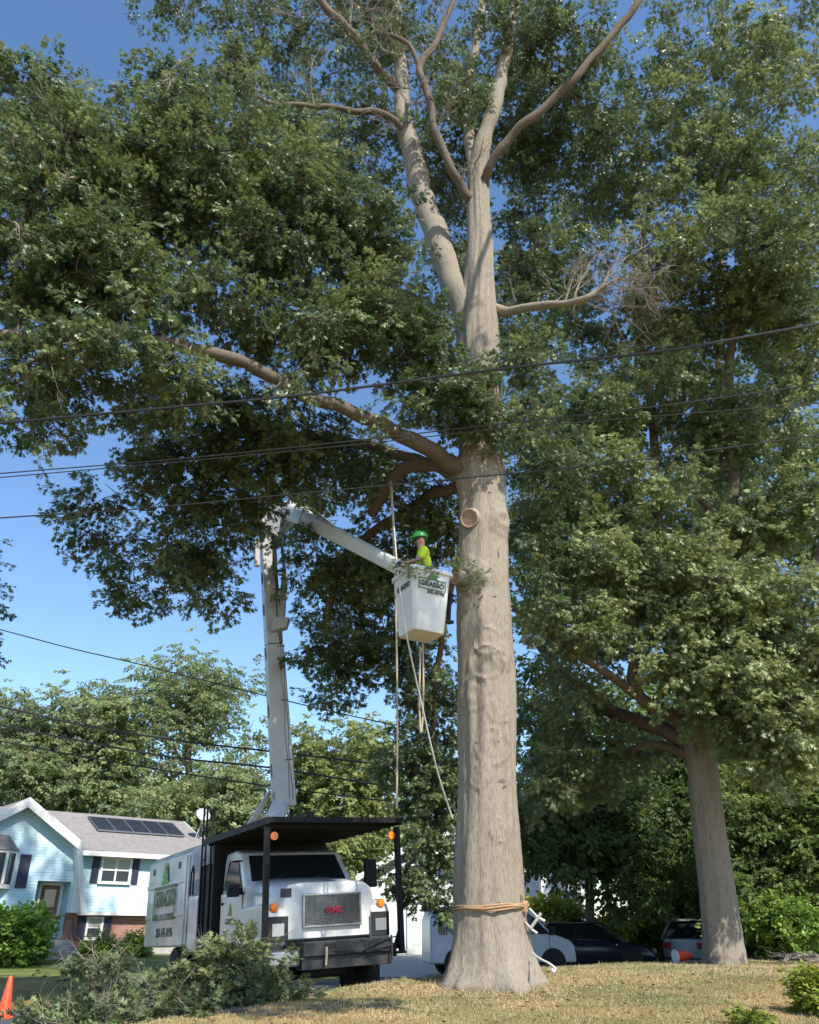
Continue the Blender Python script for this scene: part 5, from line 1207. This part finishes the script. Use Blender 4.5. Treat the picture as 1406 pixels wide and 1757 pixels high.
# lowering device
ALU = mat('bare_aluminium', (0.6, 0.58, 0.55), 0.35, 0.7)
pw = thing('lowering_device', 'bare metal H-shaped rope lowering device hanging off the trunk sling', 'rigging device', P(905, 1570, 14.8))
def L_(px, py, Y): return P(px, py, Y) - Vector(pw.location)
mb = MB(); mb.tube([L_(911,1593,14.75), L_(929,1567,14.75)], .028, 10); mb.build('spool', ALU, pw, smooth=True)
mb = MB(); mb.tube([L_(908,1559,14.75), L_(922,1574,14.75), L_(935,1581,14.75)], .022, 8); mb.build('arm', ALU, pw, smooth=True)
mb = MB(); mb.tube([L_(901,1582,14.75), L_(911,1594,14.75), L_(922,1602,14.75)], .022, 8); mb.build('arm', ALU, pw, smooth=True)
rope('rope', 'pale rope running down the right root flare to the dry lawn', [P(915,1637,14.65), P(928,1646,14.3), P(942,1653,14.1), P(953,1662,14.0) , P(950,1668,13.9), P(947,1662,13.9)], .017, WROPE)

WIRE = mat('cable_black', (0.02, 0.02, 0.022), 0.4)
def cable(label, pts, r, n=6, end=12):
    pts = [Vector(p) for p in pts]
    d = (pts[-1] - pts[-2]).normalized(); d0 = (pts[0] - pts[1]).normalized()
    pts = [pts[0] + d0 * 12] + pts + [pts[-1] + d * end]
    pp, rs = smooth_path(pts, [r] * len(pts), 10)
    b0 = pts[0]; mb = MB()
    mb.tube([p - b0 for p in pp], rs, n)
    o = mb.build('power_cable', WIRE, None, smooth=True); o.location = b0
    tag(o, label, 'cable', 'overhead cables'); return o
cable('thick twisted overhead cable crossing in front of the trunk, uppermost', [P(-20,728,8.3), P(260,702,8.15), P(520,677,8), P(860,633,7.8), P(1150,600,7.6), P(1426,552,7.4)], .017)
cable('thin overhead cable just under the thick one, passing above the sawn stub', [P(-20,814,9), P(300,788,8.9), P(600,757,8.7), P(860,727,8.6), P(1150,694,8.4), P(1426,656,8.3)], .008)
cable('thin overhead cable paired closely below its neighbour at the left edge', [P(-20,821,9.1), P(300,793,9.05), P(600,764,8.9), P(860,736,8.8), P(1150,712,8.6), P(1426,690,8.5)], .007)
cable('thin overhead cable lowest of the near lines, ending high at right', [P(-20,890,9.3), P(240,873,9.2), P(500,848,9.1), P(800,820,8.9), P(1070,792,8.8), P(1426,744,8.6)], .009)
cable('distant cable crossing the open sky above the far trees', [P(-20,1075,26), P(120,1112,26), P(240,1140,26), P(440,1190,26), P(610,1230,26), P(720,1252,26)], .018, end=1.6)
cable('upper of three dark cables in front of the far trees', [P(-20,1208,27), P(140,1244,27), P(300,1270,27), P(460,1289,27), P(640,1310,27), P(760,1320,27)], .03, end=1)
cable('middle of three dark cables in front of the far trees', [P(-20,1240,27.3), P(140,1272,27.3), P(300,1300,27.3), P(460,1317,27.3), P(640,1345,27.3), P(760,1358,27.3)], .03, end=1)
cable('lowest of three dark cables in front of the far trees', [P(-20,1268,27.6), P(140,1298,27.6), P(300,1325,27.6), P(460,1349,27.6), P(640,1372,27.6), P(760,1385,27.6)], .022, end=1)

# =================================================================== VEHICLES BEHIND THE LAWN
def car(name, label, loc, yaw, L, W, prof, cabin, paint, dark_rear=False, cat='car', belt=.92):
    "prof: (x fraction, height) of the body top; cabin: (x, z) glasshouse outline; x runs rear to front"
    g = H(loc[0], loc[1]); root = thing(name, label, cat, (loc[0], loc[1], g), (0, 0, yaw)); hw = W / 2
    rings = []
    for fx, z in prof:
        x = fx * L; t = 1 - .12 * (abs(fx - .5) * 2) ** 4
        h = [(hw * .86 * t, .22), (hw * t, .42), (hw * t, z * .72), (hw * .95 * t, z * .92), (hw * .86 * t, z)]
        rings.append([Vector((x, y, zz_)) for y, zz_ in h] + [Vector((x, -y, zz_)) for y, zz_ in h[::-1]])
    mb = MB(); mb.loft(rings); mb.build('body', paint, root, smooth=True)
    # glasshouse
    zb = min(z for _, z in cabin); zt = max(z for _, z in cabin)
    def cw(z): return hw * (.93 - .17 * (z - zb) / (zt - zb))
    mb = MB(); mb.loft([[Vector((fx * L, s * cw(z), z)) for fx, z in cabin] for s in (-1, 1)]); mb.build('window', TGLASS, root, smooth=False, bevel=.03)
    top = [c for c in cabin if c[1] > zt - .12]; xa, xb = min(c[0] for c in top) * L, max(c[0] for c in top) * L
    mb = MB(); mb.prism([(xa - .02, zt - .03), (xb + .02, zt - .03), (xb - .1, zt + .03), (xa + .1, zt + .03)], -cw(zt) - .01, cw(zt) + .01, 'y'); mb.build('roof', paint, root, bevel=.02)
    cl = sorted(cabin); 
    mb = MB()
    for s in (-1, 1):
        base = [c for c in cabin if c[1] < zb + .08]; xf = max(c[0] for c in base) * L; xr = min(c[0] for c in base) * L; xm = (xa + xb) / 2
        for (p, q) in (((xf, zb), (xb, zt)), ((xr, zb), (xa, zt)), ((xm, zb), (xm, zt))):
            mb.bar((p[0], s * (cw(p[1]) + .008), p[1]), (q[0], s * (cw(q[1]) + .008), q[1]), .07, .03, up=Vector((0, 1, 0)))
    mb.build('pillar', paint, root)
    for s in (-1, 1):
        for fx in (.17, .81):
            M = Matrix.Translation((fx * L, s * (hw - .1), .32)) @ Matrix.Rotation(R(90), 4, 'X')
            mb = MB(); mb.lathe([(.2, -.12), (.3, -.12), (.33, -.07), (.33, .07), (.3, .12), (.2, .12)], M, 22); wl_ = mb.build('wheel', RUB, root, smooth=True)
            mb = MB(); mb.lathe([(.02, -.11), (.12, -.1), (.2, -.115), (.2, .115), (.12, .1), (.02, .11)], M, 14); mb.build('rim', CHR, wl_, smooth=True)
            mb = MB(); mb.lathe([(.385, -.004), (.385, .004)], Matrix.Translation((fx * L, s * (hw + .003), .36)) @ Matrix.Rotation(R(90), 4, 'X'), 22); mb.build('wheel_arch', DK, root)
        mb = MB(); mb.box(L - .12, L + .0, *sorted((s * hw * .5, s * hw * .84)), .55, .68); mb.build('headlight', LENS, root)
        mb = MB(); mb.box(-.01, .08, *sorted((s * hw * .55, s * hw * .86)), .68, .86); mb.build('tail_light', RED, root, bevel=.02)
        mb = MB(); mb.box(cabin_front(cabin) * L - .35, cabin_front(cabin) * L - .2, *sorted((s * hw * .95, s * (hw + .17))), zb + .02, zb + .16); mb.build('mirror', BLACKM, root, bevel=.02)
    return root
def cabin_front(c): 
    zb = min(z for _, z in c); return max(f for f, z in c if z < zb + .08)
NAVYP = mat('navy_paint', (0.02, 0.025, 0.045), 0.2); SILV = mat('silver_paint', (0.30, 0.32, 0.35), 0.3, 0.4); PBL = mat('pale_blue_paint', (0.22, 0.33, 0.5), 0.15, 0.2); VAN = mat('van_paint', (0.44, 0.48, 0.54), 0.3)
SED = [(0, .55), (.02, .85), (.1, .98), (.3, 1.0), (.62, .97), (.74, .9), (.92, .76), (.98, .66), (1, .45)]
car('parked_car', 'dark navy sedan parked under the dark tree right of the van', (3.45, 31.0), R(2), 4.6, 1.8, SED, [(.08, .95), (.24, 1.36), (.34, 1.44), (.55, 1.42), (.62, 1.32), (.76, .9)], NAVYP)
car('parked_car', 'pale blue car half hidden between the van and the dark sedan', (3.9, 35.5), R(8), 4.5, 1.8, SED, [(.08, .95), (.24, 1.36), (.34, 1.44), (.55, 1.42), (.62, 1.32), (.76, .9)], PBL)
HAT = [(0, .5), (.01, .95), (.05, 1.0), (.6, 1.0), (.72, .94), (.92, .8), (.98, .68), (1, .45)]
car('parked_car', 'silver hatchback with red tail light, half hidden by the right oak trunk', (8.9, 30.2), R(40), 4.2, 1.8, HAT, [(.02, .98), (.1, 1.42), (.2, 1.52), (.5, 1.5), (.6, 1.4), (.76, .94)], SILV)
car('parked_car', 'white car glimpsed through leaves at the far right edge', (14.0, 30), R(10), 4.4, 1.8, SED, [(.08, .95), (.24, 1.36), (.34, 1.44), (.55, 1.42), (.62, 1.32), (.76, .9)], VAN)
# cargo van
vg = H(2.5, 28.5); van = thing('cargo_van', 'white cargo van with faded lettering parked behind the thick trunk', 'van', (.5, 28.3, vg), (0, 0, R(8)))
van.scale = (.93, .93, .93)
VL, VW = 4.75, .95
vp = [(0, .35), (0, 1.6), (.12, 1.95), (.5, 2.0), (2.9, 2.0), (3.3, 1.92), (4.05, 1.2), (4.6, 1.02), (4.75, .85), (4.78, .38)]
rings = [[Vector((x, s * VW * (1 if z < 1.15 else 1 - .12 * (z - 1.15)), z)) for x, z in vp] for s in (-1, 1)]
mb = MB(); mb.loft(rings); vb = mb.build('body', VAN, van, bevel=.06)
def vside(z): return VW * (1 - .12 * max(0, z - 1.15))
wp = [(3.05, 1.2), (3.1, 1.78), (3.32, 1.78), (3.93, 1.2)]
for s in (-1, 1):
    mb = MB(); mb.loft([[Vector((x, s * (vside(z) + o), z)) for x, z in wp] for o in (-.01, .015)]); mb.build('side_window', TGLASS, van)
    for x in (.85, 4.0):
        M = Matrix.Translation((x, s * (VW - .1), .34)) @ Matrix.Rotation(R(90), 4, 'X')
        mb = MB(); mb.lathe([(.2, -.12), (.31, -.12), (.345, -.07), (.345, .07), (.31, .12), (.2, .12)], M, 22); wl_ = mb.build('wheel', RUB, van, smooth=True)
        mb = MB(); mb.lathe([(.02, -.11), (.12, -.1), (.2, -.115), (.2, .115), (.12, .1), (.02, .11)], M, 14); mb.build('rim', CHR, wl_, smooth=True)
        mb = MB(); mb.lathe([(.42, -.004), (.42, .004)], Matrix.Translation((x, s * (VW + .003), .38)) @ Matrix.Rotation(R(90), 4, 'X'), 22); mb.build('wheel_arch', DK, van)
    mb = MB(); mb.box(3.9, 4.08, *sorted((s * VW, s * (VW + .2))), 1.18, 1.42); mb.build('mirror', BLACKM, van, bevel=.02)
mb = MB(); mb.add([(3.36, -.8, 1.86), (3.36, .8, 1.86), (4.02, .86, 1.25), (4.02, -.86, 1.25)], [(0, 3, 2, 1)]); mb.build('windshield', TGLASS, van)
mb = MB(); mb.box(2.98, 3.0, -VW - .004, -VW + .01, .5, 1.15); mb.box(3.9, 3.92, -VW - .004, -VW + .01, .6, 1.15); mb.build('door_seam', DK, van)
mb = MB(); mb.box(3.08, 3.2, -VW - .03, -VW - .005, 1.0, 1.05); mb.build('handle', BLACKM, van)
Mv = lambda x, z: Matrix.Translation((x, -VW - .006, z)) @ Matrix.Rotation(R(90), 4, 'X')
VP = mat('van_print', (0.03, 0.07, 0.2), .5)
text('lettering', 'CMC', .34, VP, van, Mv(.62, 1.28), .002); text('lettering', 'TREE', .12, VP, van, Mv(.75, .72), .002)

# =================================================================== SMALL THINGS
CONEM = mat('cone_orange', (0.80, 0.09, 0.03), 0.45)
cpos = P(6, 1742, 17.2); cz_ = H(cpos.x, cpos.y)
cn = thing('traffic_cone', 'red-orange traffic cone standing on the road at the lower left edge', 'traffic cone', (cpos.x, cpos.y, cz_))
mb = MB(); mb.lathe([(.15, .03), (.10, .3), (.04, .72), (.028, .74)], None, 18); mb.build('cone', CONEM, cn, smooth=True)
mb = MB(); mb.box(-.19, .19, -.19, .19, .0, .032); mb.build('base', CONEM, cn, bevel=.01); cn.scale = (.9, .9, .9)
c2p = P(1160, 1652, 21.5)
cn2 = thing('traffic_cone', 'small orange cone lying on its side left of the leaning trunk', 'traffic cone', (c2p.x, c2p.y, H(c2p.x, c2p.y) + .14), (0, R(86), R(15)))
mb = MB(); mb.lathe([(.13, .02), (.11, .2), (.07, .4), (.05, .46)], None, 18); mb.build('cone', CONEM, cn2, smooth=True)
mb = MB(); mb.lathe([(.15, 0), (.15, .02)], None, 18); mb.build('base', WHITE, cn2)

# cut branches piled on the left
rb = np.random.default_rng(11)
def cut_branch(label, pts, r0, nfol, spread, tint, per=7, up=.5, dead=0.3):
    pts = [Vector(p) for p in pts]; b0 = pts[0].copy()
    root = thing('cut_branch', label, 'cut branch', b0, group='cut branches heaped beside the truck')
    pp, rs = smooth_path([p - b0 for p in pts], list(np.linspace(r0, r0 * .35, len(pts))), 5, .6, 2)
    mb = MB(); mb.tube(pp, rs, 8); mb.build('bough', BARK_D, root, smooth=True)
    cl = []; 
    for i in range(nfol):
        q = pp[int(rb.uniform(.25, 1) * (len(pp) - 1))]
        c = np.array(q) + np.array([rb.normal() * spread, rb.normal() * spread * .6, abs(rb.normal()) * spread * up]); 
        c[2] = max(c[2], H(c[0] + b0.x, c[1] + b0.y) - b0.z + .08); cl.append(c)
    mb = MB(); connect(mb, [np.array(p) for p in pp], cl, .012, sides=3)
    for i in range(int(nfol * dead)):
        c = cl[int(rb.integers(0, len(cl)))]; dead_spray(mb, c, (rb.normal(), rb.normal(), .6), .6, .006, 1, rb)
    mb.build('twigs', DEADT, root, kind='stuff')
    a, b, s, t = sprays_on(cl, per - 1, .25, .85, tint, .1, seed=int(rb.integers(0, 9999)), tvar=.2)
    foliage('leaves', G_WILT, a, b, s, t, L_WILT, root)
def G(px, Y, dz=0): 
    p = P(px, 1700, Y); return Vector((p.x, Y, H(p.x, Y) + dz))
cut_branch('long cut bough whose bare butt lies across the middle of the heap', [G(338,13.2,.10), G(270,13.3,.16), G(215,13.4,.2), G(178,13.5,.36)], .055, 8, .2, .35)
cut_branch('cut branch at the front of the heap, lying low near the bottom edge', [G(420,12.4,.03), G(320,12.3,.03), G(220,12.3,.05), G(120,12.4,.04)], .035, 34, .2, .35, up=.3)
cut_branch('leafy cut branch standing upright against the truck step', [G(345,14,.05), G(360,14.1,.3), G(385,14.2,.75), G(398,14.2,1.1)], .04, 30, .2, .55, up=.4)
cut_branch('bushy cut branch at the right end of the heap by the front wheel', [G(470,13.8,.02), G(445,14.0,.15), G(432,14.1,.5), G(420,14.1,.8)], .035, 30, .2, .65, up=.4)
cut_branch('cut branch with a twiggy tip pointing up before the brick wall', [G(215,13.6,.05), G(185,13.7,.2), G(156,13.7,.6), G(146,13.7,.95)], .04, 20, .13, .25, up=.3, dead=1.2)
cut_branch('cut branch sprawling in front of the chip box', [G(400,14.2,.05), G(340,14.2,.22), G(305,14.2,.32), G(268,14.2,.4)], .04, 34, .2, .4, up=.4)
cut_branch('dark cut branch at the left end of the heap near the orange cone', [G(270,13,.03), G(200,13,.08), G(140,13,.12), G(85,13.1,.15)], .035, 32, .18, .25, up=.35)
cut_branch('low cut branch tips lying on the dry lawn edge under the bumper', [G(560,13.9,.02), G(500,13.8,.03), G(440,13.6,.06), G(380,13.4,.08)], .018, 14, .12, .7, up=.3)

# loose sticks at the foot of the right oak
mb = MB(); b0 = Vector((8.9, 20.6, H(8.9, 20.6)))
for i in range(90):
    x = rb.uniform(-.7, 1.5); y = rb.uniform(-.5, .6); a = rb.uniform(0, 6.28); L = rb.uniform(.2, .8); z = H(b0.x + x, b0.y + y) - b0.z + rb.uniform(.02, .16)
    mb.tube([(x, y, z), (x + L * .5 * math.cos(a), y + L * .5 * math.sin(a), z + rb.uniform(-.02, .08)), (x + L * math.cos(a), y + L * math.sin(a), z + rb.uniform(-.01, .12))], [.012, .01, .005], 4)
o = mb.build('sticks', DEADT, None, kind='stuff'); o.location = b0; o['label'] = 'loose dry sticks heaped at the foot of the right oak'

# grass blades
def grass(n, x0, x1, y0, y1, hmin, hmax, m, name, keep, seed=0):
    r = np.random.default_rng(seed); x = r.uniform(x0, x1, n); y = r.uniform(y0, y1, n)
    k = keep(x, y); x, y = x[k], y[k]; n = len(x); z = Hn(x, y)
    a = r.uniform(0, 2*np.pi, n); h = r.uniform(hmin, hmax, n) * (1 + 1.2 * (r.random(n) > .96)); w = .004 + .003 * r.random(n); le = r.normal(0, .5, (n, 2))
    V = np.zeros((n, 3, 3)); V[:, 0] = np.c_[x - w*np.cos(a), y - w*np.sin(a), z - .005]; V[:, 1] = np.c_[x + w*np.cos(a), y + w*np.sin(a), z - .005]
    V[:, 2] = np.c_[x + h*le[:, 0], y + h*le[:, 1], z + h]
    me = bpy.data.meshes.new(name); me.vertices.add(3*n); me.vertices.foreach_set('co', V.astype(np.float32).ravel())
    me.loops.add(3*n); me.loops.foreach_set('vertex_index', np.arange(3*n, dtype=np.int32)); me.polygons.add(n); me.polygons.foreach_set('loop_start', np.arange(0, 3*n, 3, dtype=np.int32))
    me.materials.append(m); me.update(); me.validate()
    o = bpy.data.objects.new(name, me); COL.objects.link(o); o['kind'] = 'stuff'; return o
GM = mat('dry_grass', (0.46, 0.35, 0.16), .9, var=.45, scale=.8)
_rp = [n for n in GM.node_tree.nodes if n.type == 'VALTORGB'][0]
_rp.color_ramp.elements[0].position = .4; _rp.color_ramp.elements[0].color = (.25, .25, .11, 1); _rp.color_ramp.elements[1].position = .62; _rp.color_ramp.elements[1].color = (.52, .39, .22, 1)
trunk_keep = lambda x, y: (np.hypot(x - 1.35, y - 15) > .72)
grass(170000, -6.5, 9, 10.2, 20, .012, .034, GM, 'grass', lambda x, y: ((y - np.interp(x, GX, GY)) < .75 + .35*np.sin(x*3)) & trunk_keep(x, y))
grass(60000, 3, 13, 17, 26, .015, .045, GM, 'grass', lambda x, y: ((y - np.interp(x, GX, GY)) < .6) & (np.hypot(x - 8.1, y - 21) > .6), 4)

rt = np.random.default_rng(9)
_a = rt.uniform(0, 2*np.pi, 5200); _d = .72 + abs(rt.normal(0, .16, 5200)); _tx = 1.38 + _d*np.cos(_a); _ty = 15 + _d*np.sin(_a) * .95
V = []; Fc = []
for k in range(len(_a)):
    x, y = float(_tx[k]), float(_ty[k]); z = H(x, y); hh = rt.uniform(.02, .10) ; aa = rt.uniform(0, 6.28); w_ = .004; o_ = len(V)
    V += [(x - w_*math.cos(aa), y - w_*math.sin(aa), z - .01), (x + w_*math.cos(aa), y + w_*math.sin(aa), z - .01), (x + hh*rt.normal()*.45, y + hh*rt.normal()*.45, z + hh)]; Fc.append((o_, o_+1, o_+2))
mb = MB(); mb.v = V; mb.f = Fc; mb.build('grass', GM, None, kind='stuff')
# fallen leaves on the lawn
V = []; Fc = []
for k in range(1500):
    x = rt.uniform(-5, 9); y = rt.uniform(11, 19)
    if y - np.interp(x, GX, GY) > .5 or math.hypot(x - 1.35, y - 15) < .8: continue
    z = H(x, y) + rt.uniform(.012, .03); aa = rt.uniform(0, 6.28); L = rt.uniform(.03, .06); c_, s_ = math.cos(aa), math.sin(aa); o_ = len(V)
    V += [(x - c_*L, y - s_*L, z), (x - s_*L*.5, y + c_*L*.5, z + rt.uniform(0, .02)), (x + c_*L, y + s_*L, z + rt.uniform(0, .02)), (x + s_*L*.5, y - c_*L*.5, z)]; Fc.append((o_, o_+1, o_+2, o_+3))
mb = MB(); mb.v = V; mb.f = Fc; mb.build('leaves', mat('dry_leaf', (.17, .12, .06), .8, var=.4, scale=8), None, kind='stuff')

V = []; Fc = []
for k in range(700):
    a_ = rt.uniform(-2.8, -.2); d_ = .8 + abs(rt.normal(0, .5)); x = 1.3 + d_*math.cos(a_); y = 15 + d_*math.sin(a_); z = H(x, y) + rt.uniform(.01, .03); L = rt.uniform(.008, .025); aa = rt.uniform(0, 6.28); o_ = len(V)
    V += [(x, y, z), (x + L*math.cos(aa), y + L*math.sin(aa), z + .006), (x + L*math.cos(aa + 1.3), y + L*math.sin(aa + 1.3), z + .01)]; Fc.append((o_, o_+1, o_+2))
mb = MB(); mb.v = V; mb.f = Fc; mb.build('wood_chips', mat('wood_chip', (.55, .42, .28), .9, var=.3, scale=20), None, kind='stuff')
